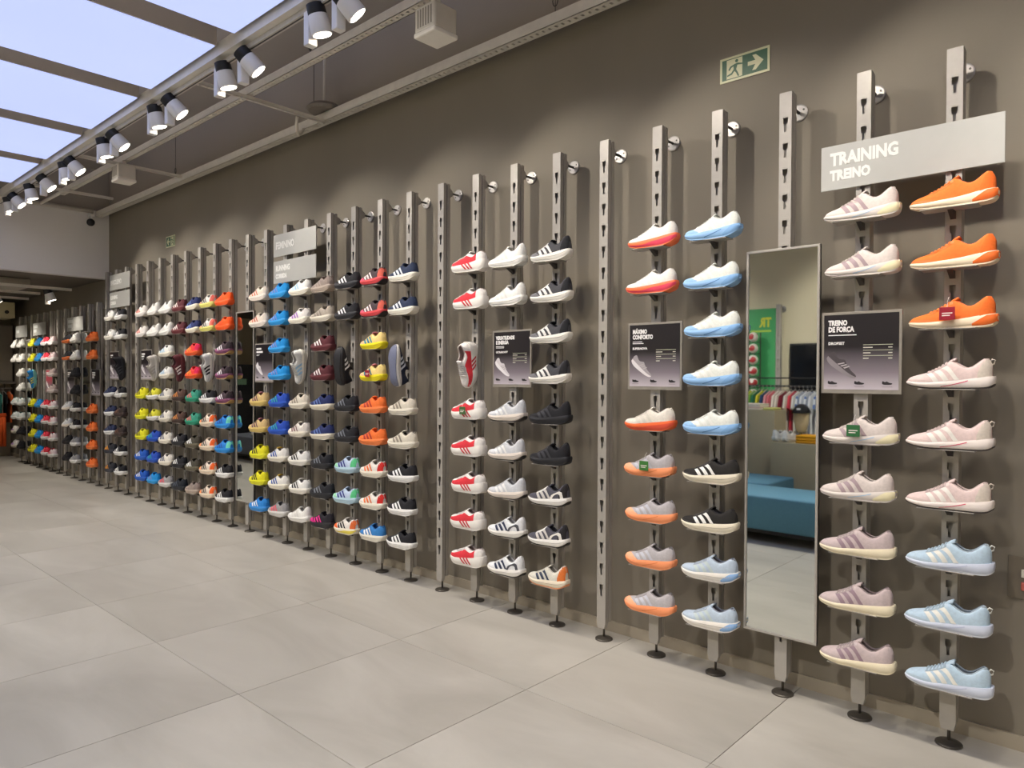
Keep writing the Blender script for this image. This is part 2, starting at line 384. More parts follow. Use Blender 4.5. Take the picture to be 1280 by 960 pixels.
# ------------------------------------------------------------------ display posts
X0, SP = -0.63611, 0.34327
def px(n): return X0 - SP*n
ROWZ = [2.18-.24*i for i in range(9)]
HT = .029
def front_channel(top, first):
    b = MB(); z0 = .07; W = HT
    uw, uh, lw, lh = .0115, .029, .0058, .036
    zs = []; z = first
    while z-.066 > .24: zs.append(z); z -= .12
    cur = top
    F = lambda xa, xb, za, zb: b.quad((xa, 0, za), (xb, 0, za), (xb, 0, zb), (xa, 0, zb))
    for z in zs:
        F(-W, W, z, cur)
        F(-W, -uw, z-uh, z); F(uw, W, z-uh, z)
        F(-W, -lw, z-uh-lh, z-uh); F(lw, W, z-uh-lh, z-uh)
        # thickness of the punched edge
        for (xa, za, xb, zb) in ((-uw, z, uw, z), (-uw, z-uh, -uw, z), (uw, z-uh, uw, z), (-lw, z-uh-lh, -lw, z-uh), (lw, z-uh-lh, lw, z-uh), (-lw, z-uh-lh, lw, z-uh-lh)):
            b.quad((xa, 0, za), (xb, 0, zb), (xb, .003, zb), (xa, .003, za))
        cur = z-uh-lh
    F(-W, W, z0+.03, cur)
    b.quad((-W+.007, 0, z0), (W-.007, 0, z0), (W, 0, z0+.03), (-W, 0, z0+.03))
    for s in (-1, 1):
        b.quad((s*W, 0, z0+.03), (s*W, .028, z0+.03), (s*W, .028, top), (s*W, 0, top))
        b.quad((s*(W-.007), 0, z0), (s*(W-.007), .028, z0), (s*W, .028, z0+.03), (s*W, 0, z0+.03))
    b.quad((-W, .028, z0+.03), (W, .028, z0+.03), (W, .028, top), (-W, .028, top))
    b.quad((-W, 0, top), (W, 0, top), (W, .028, top), (-W, .028, top))
    b.quad((-W+.007, 0, z0), (W-.007, 0, z0), (W-.007, .028, z0), (-W+.007, .028, z0))
    return b.mesh('front_channel', fix=False)
def post_meshes(top):
    d = {}
    d['front_channel'] = (front_channel(top, top-.118), METAL)
    d['core'] = (MB().box(-.022, .022, .0285, .036, .1, top-.002).mesh('core'), METAL_D)
    d['rear_channel'] = (MB().box(-.028, .028, .0365, .064, .1, top, bev=.002).mesh('rear_channel'), METAL)
    d['levelling_rod'] = (MB().tube([(0, .03, .006), (0, .03, .12)], .0065, 8).mesh('levelling_rod', True), FOOT)
    d['foot_disc'] = (MB().tube([(0, .03, 0), (0, .03, .006), (0, .03, .009), (0, .03, .018)], [.05, .05, .046, .013], 20).mesh('foot_disc'), FOOT)
    zc = top-.052
    d['wall_arm'] = (MB().prism([(.064, zc+.04), (.064, zc-.035), (.105, zc-.022), (.112, zc-.008), (.112, zc+.008), (.105, zc+.022)], 'x', -.003, .003).mesh('wall_arm'), METAL)
    d['arm_rod'] = (MB().tube([(0, .11, zc), (0, WY-.005, zc)], .007, 8).mesh('arm_rod', True), METAL_D)
    d['wall_flange'] = (MB().tube([(0, WY-.008, zc), (0, WY-.006, zc), (0, WY, zc)], [.036, .042, .042], 20).mesh('wall_flange'), CHROME)
    d['screw'] = [(MB().tube([(sx*.024, WY-.0095, zc+sx*.012), (sx*.024, WY-.006, zc+sx*.012)], .005, 8).mesh('screw'), METAL_D) for sx in (-1, 1)]
    return d
PM = {'tall': post_meshes(2.838), 'short': post_meshes(2.465)}
sh_plate = MB().box(-.10, .10, -.10, -.016, -.0035, 0, bev=.001).mesh('shelf_bracket')
sh_gus = MB().prism([(-.001, -.0035), (-.06, -.0035), (-.045, -.011), (-.001, -.034)], 'x', -.010, .010).box(-.006, .006, -.001, .012, -.034, -.012).mesh('gusset')
PLATE = mat('shelf_plate', 'a09a92', .35, .2, .03, 20)
def make_post(x, kind, label, shelves=(), holders=(), y=0.0, rz=0.0, group='slotted display posts along the shoe wall'):
    t = thing('display_post', label, 'display post', (x, y, 0), (0, 0, rz), group)
    for nm, v in PM[kind].items():
        if nm == 'screw': continue
        o = obj(nm, v[0], v[1], t)
        if nm == 'wall_flange':
            for me, m in PM[kind]['screw']: obj('screw', me, m, o)
    for z in shelves:
        p = obj('shelf_bracket', sh_plate, PLATE, t, (0, 0, z)); obj('gusset', sh_gus, METAL_D, p)
    for z, kd in holders:
        if kd == 'A': MB().box(-.03, .03, -.016, -.0135, -.07, .06).box(-.01, .01, -.0135, 0, -.02, .02).build('shoe_holder', METAL_D, t, loc=(0, 0, z))
        else: MB().box(-.008, .008, -.05, 0, -.03, .03).build('shoe_holder', METAL_D, t, loc=(0, 0, z))
    return t

# ------------------------------------------------------------------ shoe geometry
def crom(tab, t):
    n = len(tab)
    if t <= tab[0][0]: return tab[0][1]
    if t >= tab[-1][0]: return tab[-1][1]
    for i in range(n-1):
        if tab[i][0] <= t <= tab[i+1][0]:
            t0, v0 = tab[i]; t1, v1 = tab[i+1]; h = t1-t0; s = (t-t0)/h
            m0 = (v1-tab[i-1][1])/(t1-tab[i-1][0]) if i else (v1-v0)/h
            m1 = (tab[i+2][1]-v0)/(tab[i+2][0]-t0) if i+2 < n else (v1-v0)/h
            return (2*s**3-3*s*s+1)*v0+(s**3-2*s*s+s)*h*m0+(-2*s**3+3*s*s)*v1+(s**3-s*s)*h*m1
def lerp(tab, t):
    if t <= tab[0][0]: return tab[0][1]
    for (a, x), (b, y) in zip(tab, tab[1:]):
        if t <= b: return x+(y-x)*(t-a)/(b-a)
    return tab[-1][1]
TS = [0, .012, .035, .07, .12, .18, .24, .30, .36, .42, .46, .50, .53, .56, .60, .64, .69, .74, .79, .84, .885, .92, .95, .975, .99, 1]
WID = [(0, .013), (.012, .020), (.035, .028), (.07, .035), (.12, .041), (.2, .047), (.3, .0495), (.4, .046), (.52, .041), (.65, .039), (.8, .0395), (.9, .037), (.95, .032), (.985, .024), (1, .015)]
STY = {
 'max': dict(L=.300, w=1.0, zb=[(0, .026), (.06, .015), (.14, .007), (.24, .002), (.34, 0), (.70, 0), (.79, .002), (.86, .007), (.92, .014), (.97, .024), (1, .033)],
   zt=[(0, .038), (.1, .033), (.25, .031), (.4, .034), (.6, .040), (.8, .047), (.92, .052), (1, .056)],
   h=[(0, .043), (.025, .049), (.06, .053), (.12, .056), (.2, .060), (.3, .069), (.38, .081), (.46, .094), (.53, .108), (.57, .107), (.62, .098), (.69, .089), (.76, .091), (.83, .102), (.89, .114), (.935, .116), (.97, .106), (1, .090)]),
 'race': dict(L=.302, w=1.0, zb=[(0, .031), (.06, .019), (.14, .010), (.24, .003), (.34, 0), (.70, 0), (.79, .002), (.86, .007), (.92, .014), (.97, .025), (1, .034)],
   zt=[(0, .043), (.1, .038), (.25, .036), (.4, .038), (.6, .042), (.8, .047), (.92, .050), (1, .050)],
   h=[(0, .049), (.025, .055), (.06, .059), (.12, .062), (.2, .066), (.3, .075), (.38, .086), (.46, .100), (.52, .112), (.56, .110), (.61, .099), (.68, .089), (.75, .091), (.82, .103), (.88, .116), (.925, .119), (.965, .106), (1, .086)]),
 'train': dict(L=.306, w=.95, zb=[(0, .016), (.06, .010), (.14, .005), (.24, .001), (.34, 0), (.78, 0), (.9, .002), (.96, .007), (1, .016)],
   zt=[(0, .026), (.1, .023), (.25, .022), (.4, .025), (.6, .031), (.8, .040), (.92, .045), (1, .048)],
   h=[(0, .031), (.025, .039), (.06, .045), (.12, .051), (.2, .057), (.3, .067), (.38, .079), (.46, .094), (.52, .106), (.57, .104), (.63, .091), (.71, .079), (.79, .083), (.86, .099), (.91, .112), (.945, .114), (.975, .106), (1, .090)]),
 'puffy': dict(L=.302, w=1.07, zb=[(0, .030), (.05, .018), (.12, .008), (.2, .002), (.3, 0), (.78, 0), (.88, .003), (.95, .011), (1, .024)],
   zt=[(0, .046), (.08, .045), (.2, .044), (.35, .046), (.55, .052), (.75, .061), (.9, .070), (1, .073)],
   h=[(0, .056), (.025, .065), (.06, .071), (.12, .076), (.2, .082), (.3, .090), (.38, .098), (.46, .108), (.53, .119), (.57, .117), (.62, .110), (.69, .102), (.76, .102), (.83, .110), (.89, .119), (.935, .120), (.97, .112), (1, .098)]),
}
STY['boost'] = dict(STY['max'], h=[(0, .043), (.025, .049), (.06, .053), (.12, .056), (.2, .061), (.3, .072), (.38, .083), (.46, .097), (.53, .111), (.57, .109), (.62, .097), (.69, .086), (.76, .087), (.83, .099), (.89, .118), (.935, .131), (.965, .129), (1, .100)])
INS = [(0, .86), (.14, .95), (.5, 1.04), (.82, 1.01), (1, .95)]
OPN = [(0, 0), (.50, 0), (.555, .5), (.64, .6), (.87, .62), (.925, .45), (.955, 0), (1, 0)]
def wd(s, t): return crom(WID, t)*s['w']
def sole_pt(s, t, fr, side, off=0.0):
    k = crom(INS, fr); w = wd(s, t)*k + off
    zb = crom(s['zb'], t); zt = crom(s['zt'], t)
    flare = 1+.10*max(0, (t-.75)/.25)*(1-fr)
    ex = off*(-1 if t < .02 else (1 if t > .98 else 0))
    return Vector(((t-.5)*s['L']*(1-(1-k)*.10)+ex, side*w*flare, zb+(zt-zb)*fr))
def up_raw(s, t, v, side):
    w = wd(s, t)*.95; zs = crom(s['zt'], t)-.004; h = crom(s['h'], t); e = lerp(OPN, t)*w
    c = math.cos(PI/2*v)**.72; sn = math.sin(PI/2*v)**.95
    return Vector(((t-.5)*s['L']*.955-.004, side*(e+(w-e)*c), zs+(h-zs)*sn))
def up_pt(s, t, v, side, off=0.0):
    p = up_raw(s, t, v, side)
    if off:
        e = .01
        a = up_raw(s, min(1, t+e), v, side)-up_raw(s, max(0, t-e), v, side)
        vv = min(max(v, .02), .98)
        b = up_raw(s, t, vv+.02, side)-up_raw(s, t, vv-.02, side)
        n = a.cross(b)
        if n.length > 1e-9:
            n.normalize()
            if n.y*side+n.z*.7 < 0: n = -n
            p = p+n*off
    return p
def shoe_mesh(style, part):
    s = STY[style]; b = MB()
    if part == 'midsole' or part == 'outsole':
        frs = [0, .14, .35, .6, .82, 1] if part == 'midsole' else None
        if part == 'midsole':
            rings = [[sole_pt(s, t, fr, -1) for t in TS]+[sole_pt(s, t, fr, 1) for t in reversed(TS)] for fr in frs]
        else:
            rings = []
            for dz, k in ((-.0035, .985), (.002, 1.0), (.006, 1.0)):
                r_ = []
                for side, tt in ((-1, TS), (1, list(reversed(TS)))):
                    for t in tt:
                        p = sole_pt(s, t, .05, side); p.y *= k*1.01; p.z = crom(s['zb'], t)+dz; r_.append(p)
                rings.append(r_)
        rings = [r_+[r_[0]] for r_ in rings]
        b.grid(rings)
        n = len(TS)
        for r_ in (rings[0], rings[-1]):
            for i in range(n-1): b.quad(r_[i], r_[i+1], r_[2*n-2-i], r_[2*n-1-i])
    elif part == 'upper':
        vs = [0, .14, .3, .47, .64, .82, 1]
        rows = []
        for t in TS:
            L_ = [up_raw(s, t, v, -1) for v in vs]; R_ = [up_raw(s, t, v, 1) for v in reversed(vs)]
            ed = L_[-1]; zf = crom(s['zt'], t)+.010; x = ed.x
            e = abs(ed.y)
            inn = [Vector((x, -e*.84, ed.z-.003)), Vector((x, -e*.80, min(zf+.012, ed.z-.004))), Vector((x, 0, min(zf, ed.z-.006))),
                   Vector((x, e*.80, min(zf+.012, ed.z-.004))), Vector((x, e*.84, ed.z-.003))]
            rows.append(L_+inn+R_)
        b.grid(rows, mf=lambda a, c: 1 if (6 <= c <= 11 and TS[a] >= .49) else 0)
        for r_ in (rows[0], rows[-1]):
            for i in range(6): b.quad(r_[i], r_[i+1], r_[-2-i], r_[-1-i])
    elif part == 'tongue':
        top = []; bot = []
        for i in range(6):
            u = i/5; t = .42+.145*u; z = crom(s['h'], min(t, .52))+.002+.012*u*u
            hw = .012+.013*u
            top.append([Vector(((t-.5)*s['L'], hw*q, z-.006*q*q)) for q in (-1, -.5, 0, .5, 1)])
            bot.append([p+Vector((.005, 0, -.006)) for p in top[-1]])
        b.grid(top); b.grid(bot)
        b.grid([top[-1], bot[-1]])
        b.grid([[r_[0] for r_ in top], [r_[0] for r_ in bot]]); b.grid([[r_[-1] for r_ in top], [r_[-1] for r_ in bot]])
    elif part == 'laces':
        for i in range(6):
            t = .27+.042*i
            arc = [(v, -1) for v in (.64, .76, .86, .94)]+[(1, 1)]+[(v, 1) for v in (.94, .86, .76, .64)]
            def at(tt, o): return [up_pt(s, tt, v, sd, o) for v, sd in arc]
            b.grid([at(t-.010, .0008), at(t-.006, .0048), at(t+.006, .0048), at(t+.010, .0008)])
        b.grid([[up_pt(s, .25+.05*i, v, -1, .0022) for i in range(6)] for v in (.60, .66, .72)])
        b.grid([[up_pt(s, .25+.05*i, v, 1, .0022) for i in range(6)] for v in (.60, .66, .72)])
    elif part.startswith('stripe'):
        i = int(part[-1]); tb = (.345, .460, .585)[i]; tt = (.245, .330, .415)[i]; W1 = .062; W2 = .050
        lo = [(tb, .04), (tb+W1/2, .04), (tb+W1, .04)]; hi = [(tt, .66), (tt+W2/2, .68), (tt+W2, .70)]
        b.grid([[up_pt(s, a[0]+(c[0]-a[0])*q/7, a[1]+(c[1]-a[1])*q/7, -1, .0016) for a, c in zip(lo, hi)] for q in range(8)])
    elif part.startswith('sole_stripe'):
        i = int(part[-1]); tb = .50+.085*i; tt = .38+.085*i; W1 = .048
        b.grid([[sole_pt(s, tb+(tt-tb)*q/4+W1*g, .22+.76*q/4, -1, .0012) for g in (0, .5, 1)] for q in range(5)])
    elif part == 'toe_cap':
        ts = [0, .012, .035, .07, .12, .17, .22, .27, .32]
        patch(b, s, [(t, 0) for t in ts], [(t, max(.12, 1-max(0, t-.09)*4.2)) for t in ts], 6, .0009)
    elif part == 'heel_cap':
        ts = [.85, .88, .91, .935, .955, .975, .99, 1]
        patch(b, s, [(t, 0) for t in ts], [(t, min(.98, .2+(t-.85)*8)) for t in ts], 5, .0010)
    elif part == 'side_panel':
        ts = [.03+.05*i for i in range(17)]
        up = lerp
        patch(b, s, [(t, .02) for t in ts], [(t, lerp([(.03, .45), (.15, .42), (.3, .5), (.45, .62), (.55, .5), (.7, .46), (.8, .75), (.83, .9)], t)) for t in ts], 5, .0010)
    elif part == 'sole_accent':      # diagonal wedge along the side of the sole
        for side in (-1, 1):
            rows = []
            for q in range(9):
                f = q/8; t = .42+.30*f
                rows.append([sole_pt(s, t, .14+.62*f+g, side, .0009) for g in (0, .05, .10)])
            b.grid(rows)
    elif part == 'sole_heel':
        for side in (-1, 1):
            ts = [.74, .8, .86, .9, .935, .965, .985, 1]
            b.grid([[sole_pt(s, t+.0*fr, .06+.88*fr*min(1, .25+(t-.74)*5), side, .0010) for fr in (0, .25, .5, .75, 1)] for t in ts])
        b.quad(*[sole_pt(s, 1, fr, sd, .001) for fr, sd in ((.06, -1), (.94, -1), (.94, 1), (.06, 1))])
    elif part == 'sole_lower':
        for side in (-1, 1):
            b.grid([[sole_pt(s, t, f*lerp([(0, .3), (.4, .35), (.55, .62), (.9, .7), (1, .6)], t), side, .0009) for f in (.02, .33, .66, 1)] for t in TS])
    elif part == 'heel_frame':       # moulded arch around the heel
        for side in (-1,):
            outer = [(.62, .02), (.66, .30), (.72, .50), (.79, .58), (.86, .50), (.92, .30), (.95, .02)]
            inner = [(.68, .02), (.705, .20), (.74, .34), (.79, .40), (.84, .33), (.875, .20), (.89, .02)]
            b.grid([[up_pt(s, t, v, side, .0022) for t, v in outer], [up_pt(s, t, v, side, .0022) for t, v in inner]])
    elif part == 'eyestay':
        ts = [.25, .30, .35, .40, .45, .50, .54]
        patch(b, s, [(t, .56+.04*math.sin(t*40)) for t in ts], [(t, .80) for t in ts], 4, .0011)
    elif part == 'toe_guard':
        ts = [0, .012, .035, .07, .12, .18, .24, .30, .36]
        patch(b, s, [(t, 0) for t in ts], [(t, .34-.30*(t/.36)**1.5) for t in ts], 3, .0006)
    elif part == 'collar':
        tl = [.545, .57, .60, .64, .69, .74, .79, .84, .885, .92, .945]
        e = lambda t, sd: up_raw(s, t, 1, sd)+Vector((0, -sd*.0015, -.0015))
        b.tube([e(t, -1) for t in tl]+[up_raw(s, .957, 1, 1)+Vector((0, 0, -.001))]+[e(t, 1) for t in reversed(tl)], .0042, 6)
    elif part == 'sole_groove':
        for side in (-1,):
            ts = [.04+.046*i for i in range(21)]
            b.grid([[sole_pt(s, t, f+.05*math.sin(t*7), side, .0007) for f in (.52, .545, .57, .595)] for t in ts])
    elif part == 'pull_loop':
        p = up_pt(s, .985, 1, 1)
        b.tube([p+Vector((-.002, 0, -.012)), p+Vector((.010, 0, -.006)), p+Vector((.013, 0, .008)), p+Vector((.004, 0, .012)), p+Vector((-.004, 0, .002))], .003, 6)
    me = b.mesh(part, part not in ('x',))
    if part in ('upper', 'midsole', 'outsole'): me.set_sharp_from_angle(angle=1.1)
    return me
def patch(b, s, lo, hi, m, off):
    for side in (-1, 1):
        rows = []
        for q in range(m+1):
            f = q/m
            rows.append([up_pt(s, a[0]+(c[0]-a[0])*f, a[1]+(c[1]-a[1])*f, side, off) for a, c in zip(lo, hi)])
        b.grid(rows)
_sm = {}
def smesh(style, part):
    if (style, part) not in _sm: _sm[(style, part)] = shoe_mesh(style, part)
    return _sm[(style, part)]

# spec: style, description, upper, sole, stripe, extras
S = {
 'org': ('train', 'bright orange training shoe', 'f87a35', 'f6e3c4', None, dict(heel='f4742e', sole_heel='f4742e', lining='f0805c', laces='fa8440')),
 'pnk': ('train', 'pale pink training shoe with white stripes', 'e2cbc6', 'f0e5dd', 'f1ebe2', dict(heel='d9cdc0', outsole='3a3330', loop='d9cdc0', accent='d0506a')),
 'lbt': ('train', 'pale blue training shoe with cream stripes', 'b9cfdf', 'cdd4e4', 'e9e8df', dict(outsole='d8dce4', loop='d8d8d0', lining='8f979e', accent='b3bad2')),
 'mvc': ('train', 'cream and mauve shoe with pale yellow heel', 'd9cdc6', 'ded5cd', 'a89397', dict(sole_heel='efe5bd', accent='a9c4de')),
 'mau': ('train', 'dusty mauve shoe with cream sole', 'c6b5b4', 'efe3c4', '98808a', dict(lining='6d5f5e')),
 'lbw': ('max', 'white and sky blue running shoe', 'e9ece4', '98c3ee', 'f4f5ee', dict(toe='9fc7ef', accent='5583b8', sole_heel='86b4e4')),
 'blk': ('max', 'black running shoe with white stripes and cream sole', '2b2927', 'efe6cf', 'f4f3ee', dict(lining='24222a')),
 'pbl': ('max', 'powder blue running shoe with white sole', 'bac9d8', 'f0ebe2', 'c3d0d0', dict(sole_heel='8fb5e2', lining='57525a')),
 'wor': ('max', 'white running shoe with coral pink sole', 'efebe3', 'ff7a4a', 'f6f4ee', dict(sole_lower='f9506a')),
 'wr2': ('max', 'cream running shoe with orange red sole', 'ece5d8', 'f8703a', 'e2dccf', dict(sole_lower='ee5a3e')),
 'pea': ('max', 'grey and peach running shoe', 'b9b4b6', 'ff9f6c', 'c9c9d2', dict(toe='fbb48c', accent='e68550', lining='5a5452')),
 'gwb': ('boost', 'black and grey running shoe with white sole', '4a4a4e', 'f1ede2', 'e9e7e2', dict(lining='18181c', heel='26262a', toe='77777a', tongue='1c1c20', laces='e6e4e0')),
 'abk': ('boost', 'all black running shoe', '232327', '26262a', '34343a', dict(lining='1a1a1c')),
 'gry': ('boost', 'slate grey running shoe with white heel frame', '53525c', 'f3f0ea', 'cfcac4', dict(outsole='25231f', frame='e6e2da', heel='2a282a', lining='2a282c')),
 'cro': ('boost', 'cream running shoe with orange heel', 'dcd8ca', 'efe3cc', '3a4258', dict(heel='e0793a', outsole='e89a6a')),
 'wht': ('boost', 'plain white running shoe', 'ecebe5', 'f1efe8', 'e2e0da', {}),
 'wgr': ('boost', 'white and pale grey running shoe', 'd4d6da', 'eadfd3', 'f4f4f2', dict(outsole='3c3834')),
 'wnv': ('boost', 'white running shoe with navy stripes', 'e8e9ea', 'f0ece4', '2d3450', dict(frame='55555c', outsole='3a3834')),
 'red': ('puffy', 'white and red cushioned shoe', 'efeae4', 'f0ebe3', None, dict(panel='e23c46', sole_stripes='c83a44', lining='8a7470')),
 'nvy': ('race', 'navy running shoe with pale stripes', '2f3a54', 'efeadb', 'dfe3e8', dict(lining='20242e')),
 'crs': ('race', 'cream running shoe with taupe stripes', 'ded6c4', 'ebe4d2', '948a7c', dict(lining='4a443c')),
 'bkw': ('race', 'black running shoe with white stripes', '26262a', 'f3f2ee', 'f6f6f4', dict(lining='1c1c20')),
 'dkp': ('race', 'dark grey and pink running shoe', '4c4044', 'd9484c', 'f1d9d8', dict(toe='e4607c', heel='e06a58', outsole='2a2426')),
 'yel': ('race', 'yellow and orange running shoe with teal stripes', 'f2d68a', 'f2e11e', '2b7f9c', dict(toe='f3c79a', tongue='e38a92')),
 'ora': ('race', 'vivid orange running shoe', 'f37838', 'f9884a', 'b3352c', dict(lining='e0602c')),
 'wo2': ('race', 'white running shoe with orange stripes and red heel', 'ece5db', 'f2ead8', 'f07b3c', dict(heel='d9352f')),
 'blw': ('race', 'mid blue running shoe with white stripes', '3a7fc2', 'ece7d8', 'f4f5f5', dict(lining='244c84')),
 'bkk': ('race', 'black running shoe with black sole and white stripes', '27272b', '2b2b2f', 'f1f1ef', {}),
 'bkg': ('race', 'black running shoe with grey stripes', '232429', '28282c', '747880', {}),
 'lbg': ('race', 'ice blue running shoe with mint heel', 'c2d3ea', 'b9d6e4', '3a418e', dict(heel='62cf8e', toe='a2e0b8')),
 'wob': ('race', 'white running shoe with black stripes and orange heel', 'ece5dc', 'f1e8d4', '161616', dict(heel='e2703c', toe='f26a30', sole_lower='efdc5a')),
 'tau': ('race', 'taupe running shoe', '94867e', 'b2a294', 'a4958b', {}),
 'gbe': ('race', 'grey beige running shoe', 'b0a698', 'e0d8c6', '8a8076', {}),
 'mar': ('race', 'maroon running shoe with white stripes', '5d2c32', '6b3236', 'efe4e0', dict(lining='3a1c22')),
 'nvc': ('race', 'navy blue running shoe with cream sole', '2b3566', 'efe7d2', '5f76b2', dict(lining='1f2440')),
 'bkp': ('race', 'black running shoe with magenta stripes', '25232a', '2b2a2e', 'e32c8e', dict(toe='d62c86')),
 'wlb': ('race', 'white running shoe with sky blue stripes', 'ebebe5', 'f0ead8', 'a6d2ec', {}),
 'wpu': ('race', 'white running shoe with purple stripes', 'e4e0da', 'f0ead8', 'a266c0', {}),
 'wma': ('race', 'off white running shoe with brown stripes', 'e6dfd5', 'ece4d2', '8b6868', {}),
 'wbk': ('race', 'white running shoe with black stripes', 'ebeae5', 'f0ece0', '1a1a1a', {}),
 'blu': ('race', 'bright blue running shoe', '1f8fd8', '2f9ce2', '7d8acb', dict(lining='155a98')),
 'roy': ('race', 'royal blue running shoe with teal stripes', '2b50b8', '2a58c2', '30a2a4', {}),
 'wbl': ('race', 'white running shoe with blue stripes', 'ebe8e0', 'f0ead8', '2e52a2', dict(tongue='dbb445')),
 'grd': ('race', 'grey running shoe with coral stripes', '9d9b9b', 'd9d7d3', 'e84e60', {}),
 'cor': ('race', 'cream running shoe with rust stripes', 'e8dccd', 'f2e7da', 'cc7058', dict(toe='eab89c')),
 'tan': ('race', 'tan and pale yellow running shoe', 'd8ba80', 'e0c474', '704a5a', dict(tongue='d08c9a')),
 'ylw': ('race', 'neon yellow running shoe', 'e6df28', 'ecea2c', '2c2c1c', {}),
 'ylx': ('race', 'neon yellow running shoe with white sole', 'e3df42', 'f0efe8', '33332a', {}),
 'bl2': ('race', 'azure running shoe with white stripes', '2f86d6', '3b92e0', 'e8eef2', dict(lining='1c3f78')),
 'orb': ('race', 'fluorescent orange running shoe', 'ff5c20', 'ff6226', 'e24a16', {}),
 'pbk': ('race', 'dark plum running shoe with white stripes', '43343c', '7c4664', 'efe8ee', dict(outsole='c8a066', heel='2e2428', toe='a8628c')),
 'bgr': ('race', 'blue running shoe with mint heel', '2f84d8', '3092e2', '2450a6', dict(heel='74d9c2')),
 'wyo': ('race', 'white running shoe with black stripes and yellow sole', 'ebe5dd', 'e9e27c', '232323', dict(heel='f07666', toe='ffae74')),
 'oco': ('race', 'peach running shoe with orange heel and black stripes', 'ecdac8', 'f2dec4', '272727', dict(heel='ff6c2e', toe='ff985a')),
 'rdo': ('race', 'red and orange running shoe', 'ef3d3e', 'f0602e', 'f2a436', dict(heel='e62c5c')),
 'grr': ('race', 'green running shoe with red stripes', '3f9b82', '309b7a', 'e05c64', {}),
 'olw': ('race', 'olive black running shoe with white stripes', '4a473d', '6b6552', 'f1f1ef', {}),
 'brn': ('race', 'brown running shoe with amber stripes', '5a423a', '4b3b35', 'd88c44', {}),
 'nbk': ('race', 'blue black running shoe', '20252d', '262a30', '4b525e', {}),
 'cbl': ('race', 'ivory running shoe with navy stripes', 'e9e4d9', 'f0ead9', '2b3d66', {}),
 'wos': ('race', 'white running shoe with coral stripes', 'e9e4dd', 'f2ece5', 'e65c44', {}),
 'ryw': ('race', 'royal blue running shoe with white stripes', '2459b8', '2b63c8', 'e0e4ea', {}),
 'bbr': ('race', 'black brown running shoe', '3a312f', '4b3d39', '7b584a', {}),
 'nvw': ('race', 'navy running shoe with white sole', '2d3452', 'f0f0ee', '4b5474', {}),
 'dor': ('race', 'charcoal running shoe with amber stripes', '34353b', '3d3f49', 'f0a244', {}),
 'gws': ('race', 'grey running shoe with white sole', '8a8c90', 'f0f0ee', 'b1b1b5', {}),
 'bor': ('race', 'black running shoe with orange sole', '2d2d31', 'e87c44', '4a4a4e', {}),
 'wpk': ('race', 'pale pink running shoe', 'dcc6c6', 'f0ecea', 'e68e98', {}),
 'pbe': ('race', 'rosy beige running shoe', 'b19e9a', 'd8ccc8', 'c8b4b0', {}),
 'wrd': ('race', 'pale grey running shoe with red stripes', 'e0cdd0', 'f0f0ee', 'd84252', dict(tongue='c83444')),
 'rd2': ('race', 'red running shoe with white sole', 'e03c4e', 'f2f0ee', 'f8d2d6', {}),
 'wtl': ('race', 'white running shoe with teal tongue', 'dfe6e3', 'f0f0ec', 'b4c8c4', dict(tongue='4b7c76')),
 'cyn': ('race', 'cyan and yellow running shoe', '2a92de', '8fd8d0', 'e6e64a', {}),
 'gwv': ('race', 'pale grey running shoe', 'c9c4bb', 'e2ddd3', 'b0aaa2', {}),
 'solb': ('race', 'navy shoe with grey blue patterned sole', '242a3c', 'd9d6cf', 'c9ced8', dict(outsole='70758c')),
 'solk': ('race', 'black shoe with black studded sole', '222226', '2a2a2e', 'f0f0ee', dict(outsole='1d1d20')),
}
def mixc(a, b, f):
    return ''.join('%02x' % round(int(a[i:i+2], 16)*(1-f)+int(b[i:i+2], 16)*f) for i in (0, 2, 4))
def make_shoe(key, label, group, name='running_shoe', lace=True):
    st, desc, up, so, sp, ex = S[key]
    t = thing(name, label, 'shoe', group=group)
    lin_ = ex.get('lining', None)
    u = obj('upper', smesh(st, 'upper'), [fabric(up), fabric(lin_ or mixc(up, '4a4440', .45))], t)
    ms = obj('midsole', smesh(st, 'midsole'), foam(so), t)
    obj('outsole', smesh(st, 'outsole'), rubber(ex.get('outsole', so)), t)
    obj('tongue', smesh(st, 'tongue'), fabric(ex.get('tongue', up)), t)
    if lace:
        lum = sum(lin(up))/3
        lc = ex.get('laces', 'f0eee8' if key in ('gwb', 'gry') else mixc(up, '3a3634' if lum > .12 else 'd0ccc8', .16))
        obj('laces', smesh(st, 'laces'), fabric(lc), t)
    if sp:
        for q in range(3): obj('stripe', smesh(st, 'stripe%d' % q), rubber(sp), t)
    dk = sum(lin(up))/3 < .10
    obj('collar', smesh(st, 'collar'), fabric(mixc(lin_, up, .5) if lin_ else mixc(up, '807a74' if dk else '57504a', .16)), t)
    obj('eyestay', smesh(st, 'eyestay'), rubber(mixc(up, '8a8680' if dk else 'f6f4f0', .16)), t)
    if 'toe' not in ex: obj('toe_guard', smesh(st, 'toe_guard'), rubber(mixc(up, '76726e' if dk else '6a625c', .10)), t)
    if st != 'train' and 'accent' not in ex and 'sole_stripes' not in ex and 'sole_lower' not in ex:
        obj('sole_groove', smesh(st, 'sole_groove'), foam(mixc(so, '2a2622', .22)), ms)
    if 'sole_stripes' in ex:
        for q in range(3): obj('stripe', smesh(st, 'sole_stripe%d' % q), rubber(ex['sole_stripes']), ms)
    for k, part, par in (('toe', 'toe_cap', t), ('heel', 'heel_cap', t), ('panel', 'side_panel', t), ('frame', 'heel_frame', t), ('loop', 'pull_loop', t),
                         ('sole_lower', 'sole_lower', ms), ('sole_heel', 'sole_heel', ms), ('accent', 'sole_accent', ms)):
        if k in ex: obj(part, smesh(st, part), (foam if par is ms else fabric)(ex[k]), par)
    return t

